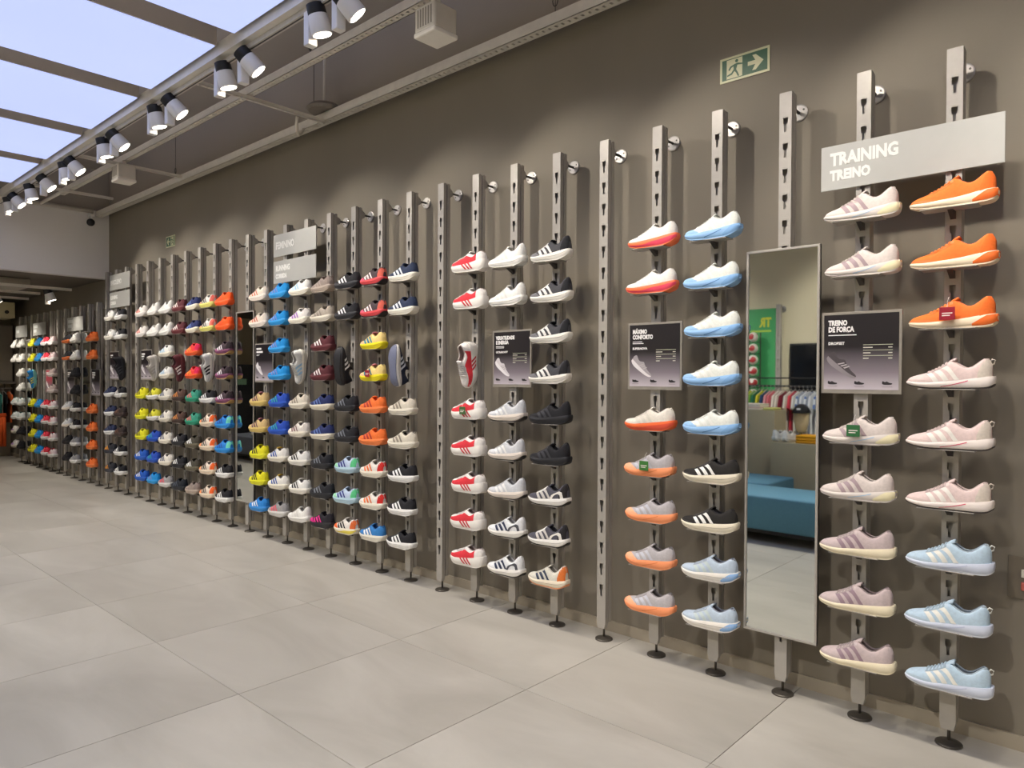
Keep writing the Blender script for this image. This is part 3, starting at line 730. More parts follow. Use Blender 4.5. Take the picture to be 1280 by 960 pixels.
# ------------------------------------------------------------------ what stands on which post
def rr(spec):   # 'a:0-2 b:5,6'
    d = {}
    for part in spec.split():
        k, rs = part.split(':')
        for q in rs.split(','):
            a, _, b = q.partition('-')
            for i in range(int(a), int(b or a)+1): d[i] = k
    return d
POST = {
 0: 'org:0-2 pnk:3-5 lbt:6-8', 1: 'mvc:0,1,4,5 mau:6-8', 3: 'lbw:0-4 blk:5,6 pbl:7,8', 4: 'wor:0,1 wr2:4 pea:5-8',
 6: 'gwb:0-3 abk:4,5 gry:6,7 cro:8', 7: 'wht:0,1 wgr:4-6 wnv:7,8', 8: 'red:0,1,4-8',
 10: 'nvy:0,1 crs:4,5 bkw:6-8', 11: 'dkp:0,1 yel:2,3 ora:4,5 wo2:6,7 blw:8', 12: 'bkk:0,1 bkg:4,5 lbg:6,7 wob:8',
 13: 'tau:0 gbe:1 mar:2,3 nvc:4,5 bkg:6,7 bkp:8', 14: 'wlb:0 wpu:1 crs:4 wma:5 wbk:6,7 wht:8', 15: 'blu:0-3 roy:4,5 wbl:6,7 grd:8',
 16: 'cor:0,1 tan:4,5 ylw:6,7 bl2:8', 18: 'orb:0,1 pbk:2-4 bgr:5,6 bkw:7,8', 19: 'wyo:0,1 bkw:4 oco:5-8',
 20: 'nvc:0,1 rdo:2,3 grr:4,5 olw:6,7 tau:8', 21: 'mar:0,1 brn:4,5 bkk:6,7 nbk:8', 22: 'wht:0,1 wlb:2,3 cbl:4-7 grd:8',
 23: 'wht:0,1 ylx:4,5 roy:6,7 blu:8', 24: 'wos:0,1 ylw:4-6 ryw:7,8', 26: 'bkw:0,1,4,7,8 bbr:5,6', 27: 'wbk:0,1 nvw:4-6 dor:7,8',
 29: 'ora:1,2,5-8', 31: 'wht:1,2 abk:3,4 bkw:5,6 gws:7,8', 32: 'bor:1,2 wgr:5,6 abk:7,8', 34: 'wpk:1,2 pbe:3,4 wrd:5-8', 35: 'rd2:1,2,5-8',
 36: 'blu:1,2,5-8', 37: 'ylw:1,2,5-8', 39: 'wht:1-4 wtl:5,6 abk:7,8', 40: 'wht:1,2 wtl:5,6 wpu:7,8'}
VERT = {8: ('A', 'red', 4), 10: ('B', 'solb', -4), 12: ('B', 'solk', -3), 14: ('A', 'wlb', 10), 19: ('A', 'wbk', 12), 21: ('A', 'mar', 8), 23: ('A', 'gwv', 4), 26: ('A', 'abk', 4), 37: ('A', 'cyn', 8)}
ON = {0: 'last post before sockets', 1: 'TREINO DE FORÇA post', 3: 'post beside large mirror', 4: 'MÁXIMO CONFORTO post',
      6: 'post beside VERSATILIDADE board', 7: 'VERSATILIDADE board post', 8: 'post of red-white shoes'}
for _k in range(6): ON[10+_k] = '%s FEMININO column' % ORD[_k]
ON[16] = 'FEMININO column touching slim mirror'
for _k in range(7): ON[18+_k] = '%s column behind slim mirror' % ORD[_k]
ON.update({26: 'first column under MASCULINO', 27: 'second column under MASCULINO', 29: 'short post just past soffit', 31: 'short post behind soffit mirror',
      32: 'second post behind soffit mirror', 34: 'first post of coloured run', 35: 'second post of coloured run', 36: 'third post of coloured run',
      37: 'fourth post of coloured run', 39: 'post beside rear mirror', 40: 'very last short post'})
ROWN = ['topmost', 'second down', 'third down', 'fourth down', 'fifth up', 'fourth up', 'third up', 'second up', 'lowest']
ROWN_S = ['', 'topmost', 'second down', 'third down', 'fourth down', 'fourth up', 'third up', 'second up', 'lowest']
for n in range(41):
    kind = 'tall' if n <= 28 else 'short'
    rows = rr(POST.get(n, ''))
    v = VERT.get(n)
    vz = 1.575 if n <= 28 else 1.42
    if n in ON: lab = 'grey slotted metal post with shoe shelves, ' + ON[n]
    else: lab = {2: 'slotted metal post behind the large framed mirror', 5: 'bare slotted post beside the MÁXIMO CONFORTO shoes', 9: 'bare slotted post between red shoes and FEMININO bay', 17: 'slotted post behind the slim mirror',
                 25: 'bare slotted post beside the double header signs', 28: 'bare tall slotted post at the soffit corner', 30: 'short slotted post behind the soffit-side mirror',
                 33: 'bare short slotted post between the dark and coloured shoes', 38: 'short slotted post behind the rear mirror'}[n]
    make_post(px(n), kind, lab, [ROWZ[r] for r in rows], [(vz, v[0])] if v else [])
    grp = 'shoes on the wall, post of %s' % ON.get(n, 'none')
    seen = {}
    for r_, k in sorted(rows.items()):
        t = make_shoe(k, '', 'display shoes on the slotted posts', lace=True)
        t['label'] = '%s, %s, %s' % (S[k][1], (ROWN if n <= 28 else ROWN_S)[r_], ON[n])
        t.location = (px(n)+.012+random.uniform(-.006, .006), -.0615, ROWZ[r_]+.004)
        t.rotation_euler = (0, 0, math.radians(random.uniform(-2.5, 2.5)))
    if v:
        kd, k, ang = v
        t = make_shoe(k, '%s hung %s, %s' % (S[k][1], 'toe down' if kd == 'A' else 'sole outward', ON[n]), 'display shoes on the slotted posts')
        base = Matrix(((0, -1, 0), (0, 0, -1), (1, 0, 0))) if kd == 'A' else Matrix(((0, -1, 0), (0, 0, 1), (-1, 0, 0)))
        rot = Matrix.Rotation(math.radians(ang), 3, 'Y') @ base
        t.matrix_world = Matrix.Translation((px(n)+(.0 if kd == 'A' else .01), -.0205 if kd == 'A' else -.152, vz)) @ rot.to_4x4()

# ------------------------------------------------------------------ price tags
def price_tag(n, row, colr, label, lines=2):
    t = thing('price_tag', label, 'price tag', (px(n)+.005, -.1165, ROWZ[row]+.062))
    MB().box(-.027, .027, -.0022, 0, -.030, .020, bev=.0008).build('card', printed(colr), t)
    for k in range(lines): MB().box(-.018, .018-.008*(k % 2), -.0028, -.0022, -.006-.009*k, -.002-.009*k).build('print_line', printed('e8e2d8'), t)
    MB().tube([(0, -.001, .020), (0, .012, .05), (0, .03, .062)], .0009, 5).build('string', printed('d8d4cc'), t)
price_tag(0, 2, '9c1c30', 'small dark red price tag hanging on an orange shoe')
price_tag(1, 4, '2f6a3c', 'small green price tag on the cream and mauve shoe')
price_tag(4, 5, '3c7a34', 'small green price tag on the grey and peach shoe')
price_tag(8, 4, '4a6a3c', 'small green price tag on the red-white cushioned shoe')
price_tag(11, 3, '9c2030', 'small dark red price tag on the yellow shoe')

# ------------------------------------------------------------------ mirrors
def mirror(n, label, zt=2.107, zb=.285, w=.345):
    t = thing('mirror', label, 'mirror', (px(n), -.004, zb))
    h = zt-zb; fw = .011
    MB().box(-w/2, w/2, -.012, -.001, 0, h).build('backing', METAL_D, t)
    MB().box(-w/2+fw*.8, w/2-fw*.8, -.016, -.0121, fw*.8, h-fw*.8).build('mirror_glass', MIRROR, t)
    for (a, b, c, d) in ((-w/2, w/2, 0, fw), (-w/2, w/2, h-fw, h), (-w/2, -w/2+fw, fw, h-fw), (w/2-fw, w/2, fw, h-fw)):
        MB().box(a, b, -.022, -.001, c, d, bev=.0015).build('frame_strip', METAL, t)
mirror(2, 'tall framed mirror beside the TREINO DE FORÇA board')
mirror(17, 'slim framed mirror between the FEMININO bay and the next columns')
mirror(30, 'framed mirror on a short post just past the soffit', 2.09, .30)
mirror(38, 'framed mirror on a short post near the rear end', 2.06, .30)

# ------------------------------------------------------------------ boards and header signs
def gradient_print(name, top, bottom, h):
    m = bpy.data.materials.new(name); m.use_nodes = True
    nt = m.node_tree; b = nt.nodes['Principled BSDF']; tc = nt.nodes.new('ShaderNodeTexCoord'); sx = nt.nodes.new('ShaderNodeSeparateXYZ')
    nt.links.new(tc.outputs['Object'], sx.inputs[0])
    mr = nt.nodes.new('ShaderNodeMapRange'); mr.inputs['From Min'].default_value = 0; mr.inputs['From Max'].default_value = h
    nt.links.new(sx.outputs['Z'], mr.inputs['Value'])
    rp = nt.nodes.new('ShaderNodeValToRGB'); e = rp.color_ramp.elements
    e[0].position = .02; e[0].color = (*lin(bottom), 1); e[1].position = .62; e[1].color = (*lin(top), 1)
    k = rp.color_ramp.elements.new(.28); k.color = (*lin('837a82'), 1)
    nt.links.new(mr.outputs['Result'], rp.inputs['Fac']); nt.links.new(rp.outputs['Color'], b.inputs['Base Color']); b.inputs['Roughness'].default_value = .4
    return m
GRAD = gradient_print('board_print', '1d181d', 'cfc6cd', .33)
GRADP = gradient_print('board_print_pink', 'b84a58', 'd89aa2', .33)
WHT = printed('f2f0ee')
def silhouette(cx, cz, size, ang, m, parent, y, style='max', nm='printed_shoe', mid=None):
    s = STY[style]; pts = [((t-.5)*s['L'], crom(s['h'], t)) for t in TS]+[((t-.5)*s['L'], crom(s['zb'], t)) for t in reversed(TS)]
    so = [((t-.5)*s['L'], crom(s['zt'], t)) for t in TS]+[((t-.5)*s['L'], crom(s['zb'], t)) for t in reversed(TS)]
    ca, sa = math.cos(ang), math.sin(ang); k = size/s['L']
    # the printed shoe points to the right, so it is mirrored
    f = lambda p: (cx+k*(-p[0]*ca-(p[1]-.06)*sa), cz+k*(-p[0]*sa+(p[1]-.06)*ca))
    o = MB().prism([f(p) for p in pts], 'y', y-.0006, y).build(nm, m, parent)
    if mid: MB().prism([f(p) for p in so], 'y', y-.0010, y-.0006).build('printed_sole', mid, o)
    if size > .08:
        for i in range(3):
            st_ = [(tb, z) for tb, z in ((-.03+.03*i, .045), (-.015+.03*i, .045), (-.045+.026*i, .085), (-.057+.026*i, .085))]
            MB().prism([f(p) for p in st_], 'y', y-.0010, y-.0006).build('printed_stripe', printed('b9b2b4'), o)
    return o
def board(n, label, zb, lines, sub, model, shoe_col, sole_col, bars=True, grad=None, w=.328, h=.36, smalls=3):
    t = thing('info_board', label, 'sign board', (px(n), -.004, zb))
    MB().box(-w/2, w/2, -.010, -.001, 0, h, bev=.001).build('frame', mat('board_frame', '9a948a', .45, .2), t)
    MB().box(-w/2+.011, w/2-.011, -.0112, -.010, .018, h-.011).build('print_panel', grad or GRAD, t)
    y = -.0114; x0 = -w/2+.03; z = h-.058
    for ln in lines:
        if ln.startswith('#'): MB().box(x0, x0+float(ln[1:]), y-.0006, y, z, z+.017).build('text_bar', WHT, t)
        else: wall_text(ln, x0, y-.0004, z, .031, WHT, t, .0017, .72)
        z -= .029
    for k, wl in enumerate(sub): MB().box(x0, x0+wl, y-.0006, y, z+.012-.009*k, z+.016-.009*k).build('text_bar', WHT, t)
    z -= .028
    if model: wall_text(model, x0, y-.0004, z, .017, WHT, t, .0007, .95)
    if bars:
        for k in range(3):
            zz = h-.148-.0235*k
            MB().box(.012, w/2-.034, y-.0006, y, zz, zz+.0022).build('scale_line', printed('c9cdb4'), t)
            MB().box(.012, .05-.008*k, y-.0006, y, zz-.0125, zz-.0085).build('text_bar', printed('d8d6c8'), t)
            MB().box(w/2-.052, w/2-.036, y-.0006, y, zz-.0125, zz-.0085).build('text_bar', printed('d8d6c8'), t)
    silhouette(-.072, .125, .15, -.62, printed(shoe_col), t, y, mid=printed(sole_col))
    for k in range(smalls): silhouette(-.115+.112*k, .048, .04, 0, printed('2a262a'), t, y)
    for k in range(smalls): MB().box(-.135+.112*k, -.095+.112*k, y-.0006, y, .030, .033).build('text_bar', printed('a39aa0'), t)
    return t
board(1, 'square board reading TREINO DE FORÇA with dark shoe picture', 1.433, ['TREINO', 'DE FORÇA'], [.118], 'DROPSET', '4a4448', '8d868a')
board(4, 'square board reading MÁXIMO CONFORTO with pale shoe picture', 1.433, ['MÁXIMO', 'CONFORTO'], [.06, .068], 'SUPERNOVA', 'a7a0a4', 'e4dfe0')
board(7, 'square board reading VERSATILIDADE E ENERGIA with white shoe picture', 1.433, ['VERSATILIDADE', 'E ENERGIA'], [.07, .07], 'ULTRABOOST', 'd9d3d6', 'ece8ea', smalls=3)
board(16, 'dark board with blurred white lines beside the slim mirror', 1.433, ['#0.09', '#0.115'], [.06, .05], '', 'e4e0e2', 'f0eeee', bars=False)
board(24, 'dark board on the seventh column behind the slim mirror', 1.433, ['#0.10', '#0.08'], [.07, .05], '', 'cfc9cc', 'f0eeee', bars=False)
board(27, 'mostly pale board on the second column under the double header', 1.433, ['#0.09'], [.05], '', 'e4e0e2', 'f0eeee', bars=False)
board(29, 'dark board with three white bars on the orange-shoe post', 1.21, ['#0.12', '#0.12', '#0.08'], [.08], '', 'cfc9cc', 'f0eeee', bars=False)
board(32, 'dark board with scribbled white print beside the black shoes', 1.21, ['#0.16', '#0.12'], [.07, .05], '', 'cfc9cc', 'f0eeee', bars=False)
board(35, 'pink board among the red shoes', 1.21, ['#0.12', '#0.10'], [.07], '', 'e8dfe0', 'f0eeee', bars=False, grad=GRADP)
HEADM = mat('header_sheet', 'b2b2ad', .45, .15, .02, 10)
def header(xc, zb, label, lines, w=.69, h=.197, colr=None, sizes=(.066, .054)):
    t = thing('header_sign', label, 'sign', (xc, -.004, zb))
    MB().box(-w/2, w/2, -.010, -.004, 0, h, bev=.0008).build('sheet', HEADM, t)
    for sx in (-SP/2, SP/2): MB().box(sx-.02, sx+.02, -.004, -.0005, .03, h-.03).build('mounting_clip', METAL_D, t)
    z = h-.088 if len(lines) > 1 else h-.128
    for k, ln in enumerate(lines):
        if ln.startswith('#'): MB().box(-w/2+.05, -w/2+.05+float(ln[1:]), -.0108, -.0102, z+.008, z+.055).build('text_bar', printed('dfe2e0'), t)
        else: wall_text(ln, -w/2+.04, -.0106, z, sizes[k], printed('e9e9e4'), t, .0034, .78)
        z -= .066
    return t
header((px(0)+px(1))/2, 2.34, 'wide grey header sign reading TRAINING TREINO', ['TRAINING', 'TREINO'], sizes=(.076, .060))
header((px(14)+px(15))/2, 2.563, 'grey header sign reading FEMININO', ['FEMININO'], sizes=(.085, .06))
header((px(14)+px(15))/2, 2.325, 'grey header sign reading RUNNING CORRIDA under the FEMININO sign', ['RUNNING', 'CORRIDA'])
header((px(26)+px(27))/2, 2.575, 'grey header sign reading MASCULINO near the soffit', ['MASCULINO'], sizes=(.085, .06))
header((px(26)+px(27))/2, 2.35, 'grey header sign reading RUNNING CORRIDA under the MASCULINO sign', ['RUNNING', 'CORRIDA'])
header((px(31)+px(32))/2, 2.115, 'grey header sign above the black and white shoes past the soffit', ['#0.22', '#0.16'])
header((px(36)+px(37))/2, 2.115, 'grey header sign above the yellow and blue shoes', ['#0.2', '#0.15'])
header((px(39)+px(40))/2, 2.115, 'grey header sign above the white shoes at the rear', ['#0.17'])

# ------------------------------------------------------------------ exit signs, sockets
GREEN = printed('2c5a3c'); LUM = printed('cfd0a8')
def exit_sign(x, z, w, h, label, flip=False):
    t = thing('exit_sign', label, 'exit sign', (x, WY, z)); s = -1 if flip else 1
    MB().box(0, w, -.004, 0, 0, h).build('sign_board', LUM, t)
    MB().box(w*.045, w*.955, -.0046, -.004, h*.09, h*.91).build('green_field', GREEN, t)
    X = lambda u: w*u if not flip else w*(1-u)
    def poly(nm, pts, m, y): return MB().prism([(X(a), h*b) for a, b in pts], 'y', y-.0005, y).build(nm, m, t)
    poly('door_symbol', [(.14, .12), (.46, .12), (.46, .88), (.14, .88)] if not flip else [(.14, .12), (.46, .12), (.46, .88), (.14, .88)], LUM, -.0046)
    y = -.0051
    poly('arrow', [(.57, .42), (.72, .42), (.66, .20), (.73, .20), (.88, .50), (.73, .80), (.66, .80), (.72, .58), (.57, .58)], LUM, -.0046)
    c = []
    for k in range(10): c.append((.345+.032*math.cos(2*PI*k/10), .77+.032*w/h*math.sin(2*PI*k/10)))
    poly('running_figure_head', c, GREEN, y)
    poly('running_figure_body', [(.30, .66), (.36, .68), (.47, .62), (.47, .57), (.36, .60), (.335, .44), (.375, .28), (.40, .14), (.37, .14), (.335, .30), (.30, .38), (.25, .26), (.15, .22), (.15, .27), (.235, .33),
         (.285, .46), (.28, .58), (.24, .55), (.20, .44), (.175, .48), (.215, .60)], GREEN, y)
    return t
exit_sign(-1.735, 3.035, .265, .128, 'green and cream exit sign with running figure and right arrow')
exit_sign(-8.76, 3.0, .25, .13, 'small green exit sign high on the wall near the soffit', True)
t = thing('socket_plate', 'flush dark taupe wall plate with white and red sockets by the floor', 'socket plate', (-.36, WY, .70))
MB().box(-.10, .10, -.008, 0, -.085, .085, bev=.002).build('plate', wall_paint('plate_paint', '6f6658', .03), t)
for k, c in ((0, 'd8d2c4'), (1, 'c4645a')):
    o = MB().box(-.055, .055, -.014, -.008, .002-.052*k, .036-.052*k, bev=.003).build('socket', printed(c), t)
    for s in (-.03, .03): MB().tube([(s, -.0146, .019-.052*k), (s, -.014, .019-.052*k)], .006, 8).build('socket_hole', METAL_D, o)

# ------------------------------------------------------------------ opposite side of the shop (seen in the mirrors)
BLUE = mat('blue_upholstery', '5f93ab', .75, 0, .04, 60, .2, 500)
def bench(x0, x1, y0, y1, label, m=BLUE):
    t = thing('bench', label, 'bench', ((x0+x1)/2, (y0+y1)/2, 0))
    a, b = (x1-x0)/2, (y1-y0)/2
    MB().box(-a, a, -b, b, .11, .42, bev=.02).build('upholstered_block', m, t, True)
    MB().box(-a+.12, a-.12, -b+.12, b-.12, .055, .11).build('base_frame', METAL_D, t)
    for sx in (-1, 1):
        for sy in (-1, 1): MB().tube([(sx*(a-.15), sy*(b-.15), 0), (sx*(a-.15), sy*(b-.15), .06)], .025, 10).build('foot', METAL_D, t)
bench(-3.75, -1.75, -3.74, -3.05, 'long blue upholstered bench facing the mirrors')
bench(-4.5, -2.96, -4.52, -3.84, 'blue upholstered bench behind the longer bench')
PLN = mat('plinth_paint', 'b9ae90', .55, 0, .02, 8)
def plinth(x0, x1, y0, y1, h, label):
    t = thing('plinth', label, 'plinth', ((x0+x1)/2, (y0+y1)/2, 0)); a, b = (x1-x0)/2, (y1-y0)/2
    MB().box(-a, a, -b, b, .03, h, bev=.003).build('body', PLN, t); MB().box(-a+.02, a-.02, -b+.02, b-.02, 0, .03).build('toe_kick', METAL_D, t)
plinth(-3.92, -3.34, -5.25, -4.90, 1.12, 'tall beige display plinth with folded shirts')
plinth(-3.31, -2.55, -5.24, -4.72, .77, 'low beige display plinth with shoes and yellow garment')
def folded(x, y, z, w, d, h, colr, label):
    t = tag(MB().box(-w/2, w/2, -d/2, d/2, 0, h, bev=h*.42).build('folded_shirt', fabric(colr), smooth=True, loc=(x, y, z)), label, 'shirt', 'folded shirts on the plinth'); return t
for k, c in enumerate(('f0ebdc', 'e8d2c4', 'efe9da', 'e6e0cf')): folded(-3.70, -5.07, 1.12+.018*k, .34, .28, .018, c, 'folded %s shirt, %s in the stack on the tall plinth' % (('white', 'blush', 'ivory', 'cream')[k], ('lowest', 'second', 'third', 'top')[k]))
folded(-3.42, -5.02, 1.12, .13, .24, .03, 'cfcf7a', 'folded lime shirt on the edge of the tall plinth')
for k in range(3): folded(-2.90, -4.87, 0.772+.03*k, .28, .26, .03, 'e3a21c', 'folded yellow garment, %s of three on the low plinth' % ('lowest', 'middle', 'top')[k])
for k, dx in enumerate((0, .115)):
    t = make_shoe('wht', 'white shoe, %s one of the pair on the low beige plinth' % ('poster-side', 'cap-side')[k], 'white pair on the low plinth'); t.location = (-3.25+dx, -4.885, .776); t.rotation_euler = (0, 0, PI/2+.25)
# cap on a stand
t = thing('cap', 'black cap with white mark on a stand', 'cap', (-3.12, -5.14, 1.10))
b_ = MB(); rows = [[(.095*math.sin(ph)*math.cos(2*PI*k/16), .10*math.sin(ph)*math.sin(2*PI*k/16), .10*math.cos(ph)) for k in range(17)] for ph in [PI/2*q/6 for q in range(7)]]
b_.grid(rows).build('crown', fabric('1c1c1e'), t, True)
MB().prism([(-.09, .03), (-.07, .12), (0, .16), (.07, .12), (.09, .03), (0, .06)], 'z', -.004, .004).build('visor', fabric('1c1c1e'), t)
MB().box(-.02, .02, .088, .094, .03, .05).build('front_mark', WHT, t)
t = thing('bust_stand', 'cream head stand under the black cap', 'stand', (-3.12, -5.14, .772))
MB().tube([(0, 0, 0), (0, 0, .012)], .08, 16).build('base', METAL_D, t); MB().tube([(0, 0, .012), (0, 0, .10)], .012, 8).build('pole', METAL_D, t)
MB().tube([(0, 0, .09), (0, 0, .12), (0, 0, .2), (0, 0, .29), (0, 0, .323)], [.035, .06, .08, .088, .084], 14).build('head_form', mat('cream_plastic', 'd6c9a4', .5), t, True)
# clothes rail with garments
t = thing('clothes_rail', 'black clothes rail loaded with striped and coloured shirts', 'clothes rail', (-3.3, -5.50, 0))
MB().tube([(-.75, 0, 1.40), (.75, 0, 1.40)], .012, 8).build('bar', LAMPK, t)
MB().tube([(-.75, 0, 1.50), (.75, 0, 1.50)], .008, 8).build('upper_bar', LAMPK, t)
for sx in (-.75, .75):
    MB().tube([(sx, 0, 0), (sx, 0, 1.52)], .014, 8).build('upright', LAMPK, t); MB().box(sx-.02, sx+.02, -.22, .22, 0, .02).build('foot_bar', LAMPK, t)
def shirt_mesh(wv):
    pr = [(-.05, 0), (-.10, -.02), (-.21, -.06), (-.25, -.20), (-.18, -.23), (-.16, -.16), (-.165, -.55), (.165, -.55), (.16, -.16), (.18, -.23), (.25, -.20), (.21, -.06), (.10, -.02), (.05, 0), (0, -.03)]
    return MB().prism(pr, 'x', -.011, .011).mesh('shirt_body')
shm = shirt_mesh(0)
hgm = MB().tube([(0, 0, .02), (0, 0, .05), (0, .012, .065), (0, .02, .05)], .003, 6).tube([(0, -.19, -.045), (0, 0, .02), (0, .19, -.045)], .004, 6).mesh('hanger')
GC = ['c9cf3a', '6fae3c', 'd4d84a', '7cb84a', '2f7a5a', 'd8d23c', '284a70', 'd99aa0', 'd6707a', 'efe6da', 'e8dccf', '7a1c30', 'efe9dc', 'c43a4a', 'f0ebe0', '3a5a9a', 'e6e9ee', '4a6aa8', 'eceef0', '86b0cc', 'e8ecee', '2f4a86', 'dfe6ea', '5a86b0', 'e9ecec', '7a1c34', 'dfe2e4', '4a5a86']
GN = {'c9': 'lime', '6f': 'leaf green', 'd4': 'neon yellow', '7c': 'grass green', '2f': 'deep teal or blue', 'd8': 'yellow', '28': 'navy', 'd9': 'pink', 'd6': 'rose', 'ef': 'cream'}
def stripe_mat(c1, c2):
    m = bpy.data.materials.new('striped_cloth'); m.use_nodes = True; nt = m.node_tree; b = nt.nodes['Principled BSDF']
    tc = nt.nodes.new('ShaderNodeTexCoord'); wv = nt.nodes.new('ShaderNodeTexWave'); wv.bands_direction = 'Y'; wv.inputs['Scale'].default_value = 9
    rp = nt.nodes.new('ShaderNodeValToRGB'); rp.color_ramp.interpolation = 'CONSTANT'; rp.color_ramp.elements[1].position = .5
    rp.color_ramp.elements[0].color = (*lin(c1), 1); rp.color_ramp.elements[1].color = (*lin(c2), 1)
    nt.links.new(tc.outputs['Object'], wv.inputs['Vector']); nt.links.new(wv.outputs['Fac'], rp.inputs['Fac']); nt.links.new(rp.outputs['Color'], b.inputs['Base Color']); b.inputs['Roughness'].default_value = .85
    return m
STR = stripe_mat('3f5f9a', 'eef0ee')
for k, c in enumerate(GC):
    x = -3.98 + .05*k
    striped = k >= 15 and k % 2 == 1 and k < 25
    sw = 0; nm = 'blue and white striped' if striped else ('lime and green' if k < 6 else 'red, pink or cream' if k < 15 else 'pale')
    t = thing('hanging_shirt', '%s shirt, %s along the black clothes rail' % (nm, (ORD[k] + ' from the poster side') if k < 12 else (ORD[27-k] + ' from the screen end') if k > 15 else 'middle %s' % ('rose', 'deep red', 'cream', 'blue')[k-12]), 'shirt', (x, -5.50, 1.34), (0, 0, random.uniform(-.04, .04)), 'shirts on the clothes rail')
    obj('shirt_body', shm, STR if striped else fabric(c), t); obj('hanger', hgm, METAL, t)
# green poster panel, posts, screen, balls
t = thing('poster_panel', 'green poster panel with yellow letters TR', 'poster', (-4.28, YL+.16, 1.25))
MB().box(-.5, .5, -.01, 0, 0, 1.17).build('print_panel', printed('3f9a5c'), t)
o = wall_text('TR', .44, .0015, .93, .17, printed('cfd23a'), t, .006, .75, 1)
MB().box(.16, .44, 0, .001, .86, .885).build('text_bar', printed('a8c84a'), t)
make_post(-3.74, 'short', 'short slotted post beside the green poster panel', y=YL+.18, rz=PI, group='slotted posts on the opposite wall')
make_post(-4.86, 'short', 'short slotted post on the far edge of the green poster', y=YL+.18, rz=PI, group='slotted posts on the opposite wall')
t = thing('display_screen', 'large switched off black screen on the cream wall', 'screen', (-2.85, YL+.03, 1.29))
MB().box(-.78, .78, -.02, .035, 0, .66, bev=.006).build('casing', LAMPK, t); MB().box(-.76, .76, .035, .037, .02, .64).build('screen_glass', mat('screen_glass', '0b0b0d', .12), t)
t = thing('ball_rack', 'dark vertical rack holding mini footballs', 'rack', (-4.03, -5.87, 0))
for sx in (-.075, .075): MB().tube([(sx, -.05, 0), (sx, -.05, 2.1)], .008, 6).build('upright', METAL_D, t)
MB().box(-.12, .12, -.10, .06, 0, .02).build('base', METAL_D, t)
for k in range(6): MB().tube([(-.075, -.05, 1.222+.150*k), (0, .045, 1.219+.150*k), (.075, -.05, 1.222+.150*k)], .005, 6).build('ring', METAL_D, t)
BALL = bpy.data.materials.new('ball_print'); BALL.use_nodes = True
_nt = BALL.node_tree; _b = _nt.nodes['Principled BSDF']; _tc = _nt.nodes.new('ShaderNodeTexCoord'); _wv = _nt.nodes.new('ShaderNodeTexNoise'); _wv.inputs['Scale'].default_value = 11; _wv.inputs['Detail'].default_value = 0
_rp = _nt.nodes.new('ShaderNodeValToRGB'); _rp.color_ramp.interpolation = 'CONSTANT'; _rp.color_ramp.elements[0].color = (*lin('b8343c'), 1); _rp.color_ramp.elements[1].position = .47; _rp.color_ramp.elements[1].color = (*lin('ece6dc'), 1)
_nt.links.new(_tc.outputs['Object'], _wv.inputs['Vector']); _nt.links.new(_wv.outputs['Fac'], _rp.inputs['Fac']); _nt.links.new(_rp.outputs['Color'], _b.inputs['Base Color']); _b.inputs['Roughness'].default_value = .35
for k in range(6):
    o = MB().sphere((0, 0, 0), .064, 20, 12).build('mini_football', BALL, smooth=True, loc=(-4.03, -5.865, 1.29+.150*k)); o.rotation_euler = (.1*k, .2, .3*k)
    tag(o, 'red and white mini football, %s up in the rack' % ORD[k], 'ball', 'mini footballs in the rack')
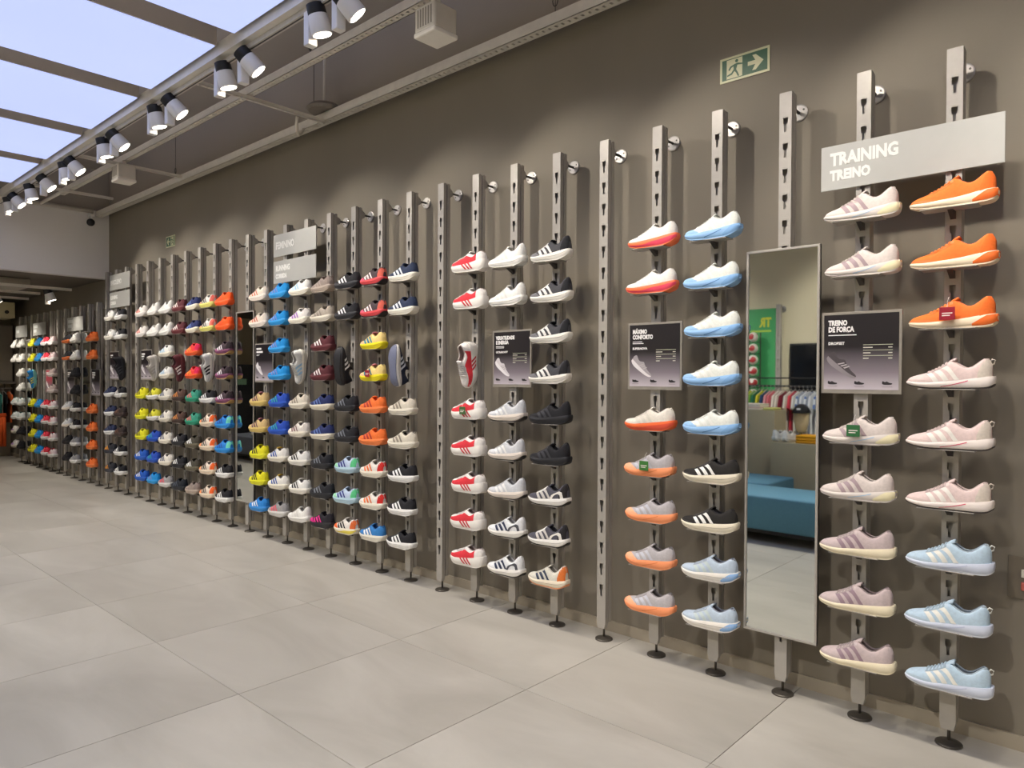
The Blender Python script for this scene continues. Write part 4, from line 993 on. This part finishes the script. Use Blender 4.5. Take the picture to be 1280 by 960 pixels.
# rear part seen through the slim mirror: grey ottoman, dark partition
bench(-12.7, -11.3, -3.45, -2.80, 'grey upholstered bench under the low ceiling', mat('grey_upholstery', '6d7380', .8, 0, .04, 60, .2, 500))
t = make_shoe('wht', 'single white shoe standing on the grey bench', None); t.location = (-11.9, -2.98, .424); t.rotation_euler = (0, 0, .6)
t = thing('partition', 'dark partition panel behind the grey bench', 'partition', (-14.2, -3.6, 0))
MB().box(-.04, .04, -1.3, 1.3, .05, 1.72).build('panel', mat('dark_laminate', '1b1c22', .5), t); MB().box(-.06, .06, -1.32, 1.32, 0, .05).build('plinth_base', METAL_D, t); MB().box(.041, .044, -.4, .4, 1.3, 1.42).build('poster_strip', printed('7fae92'), t)
# rack with clothes at the rear end
t = thing('wall_cabinet', 'taupe panelled cabinet on the end wall above the clothes', 'cabinet', (XE, -.6, 1.36))
MB().box(.002, .30, -.9, .74, 0, 1.02).build('carcass', paint('7d7468'), t)
for k in range(4): MB().box(.30, .318, -.88+.405*k, -.49+.405*k, .02, 1.0, bev=.002).build('door', paint('8d8478'), t)
MB().box(.002, .42, -.95, .76, -.04, 0).build('shelf_board', paint('6a6258'), t)
t = thing('wall_rail', 'clothes rail fixed under the rear cabinet', 'clothes rail', (XE+.34, -.6, 1.24))
MB().tube([(0, -.85, 0), (0, .72, 0)], .012, 8).build('bar', METAL, t)
for yy in (-.7, .6): MB().tube([(0, yy, 0), (0, yy, .08)], .008, 6).build('bracket', METAL_D, t)
for k in range(16):
    c = ('d8603a', '2a2628', 'e8dcd8', '1f1d20', 'c84a4a', '3f8a80', '1c1a1c', 'e06a34')[k % 8]
    t = thing('hanging_shirt', '%s top in the %s half of the rail below the rear cabinet' % ({'d8603a': 'rust orange', '2a2628': 'charcoal', 'e8dcd8': 'white', '1f1d20': 'black', 'c84a4a': 'red', '3f8a80': 'teal', '1c1a1c': 'jet black', 'e06a34': 'orange'}[c], 'outer' if k < 8 else 'wall-side'), 'shirt', (XE+.34, -1.1+.078*k, 1.18), (0, 0, PI/2), 'tops on the rear rail')
    o = obj('shirt_body', shm, fabric(c), t); obj('hanger', hgm, METAL, t)
t = thing('trousers', 'orange trousers hanging below the rear rail', 'trousers', (XE+.72, -.105, .78))
for s in (-1, 1): MB().tube([(0, s*.012, 0), (0, s*.022, -.25), (0, s*.026, -.55)], [.034, .030, .024], 8).build('leg', fabric('e8622a'), t, True)
MB().box(-.035, .035, -.05, .05, -.03, .03, bev=.01).build('waistband', fabric('d85420'), t)
MB().tube([(0, 0, .03), (0, 0, .46)], .004, 6).build('hanger', METAL, t)
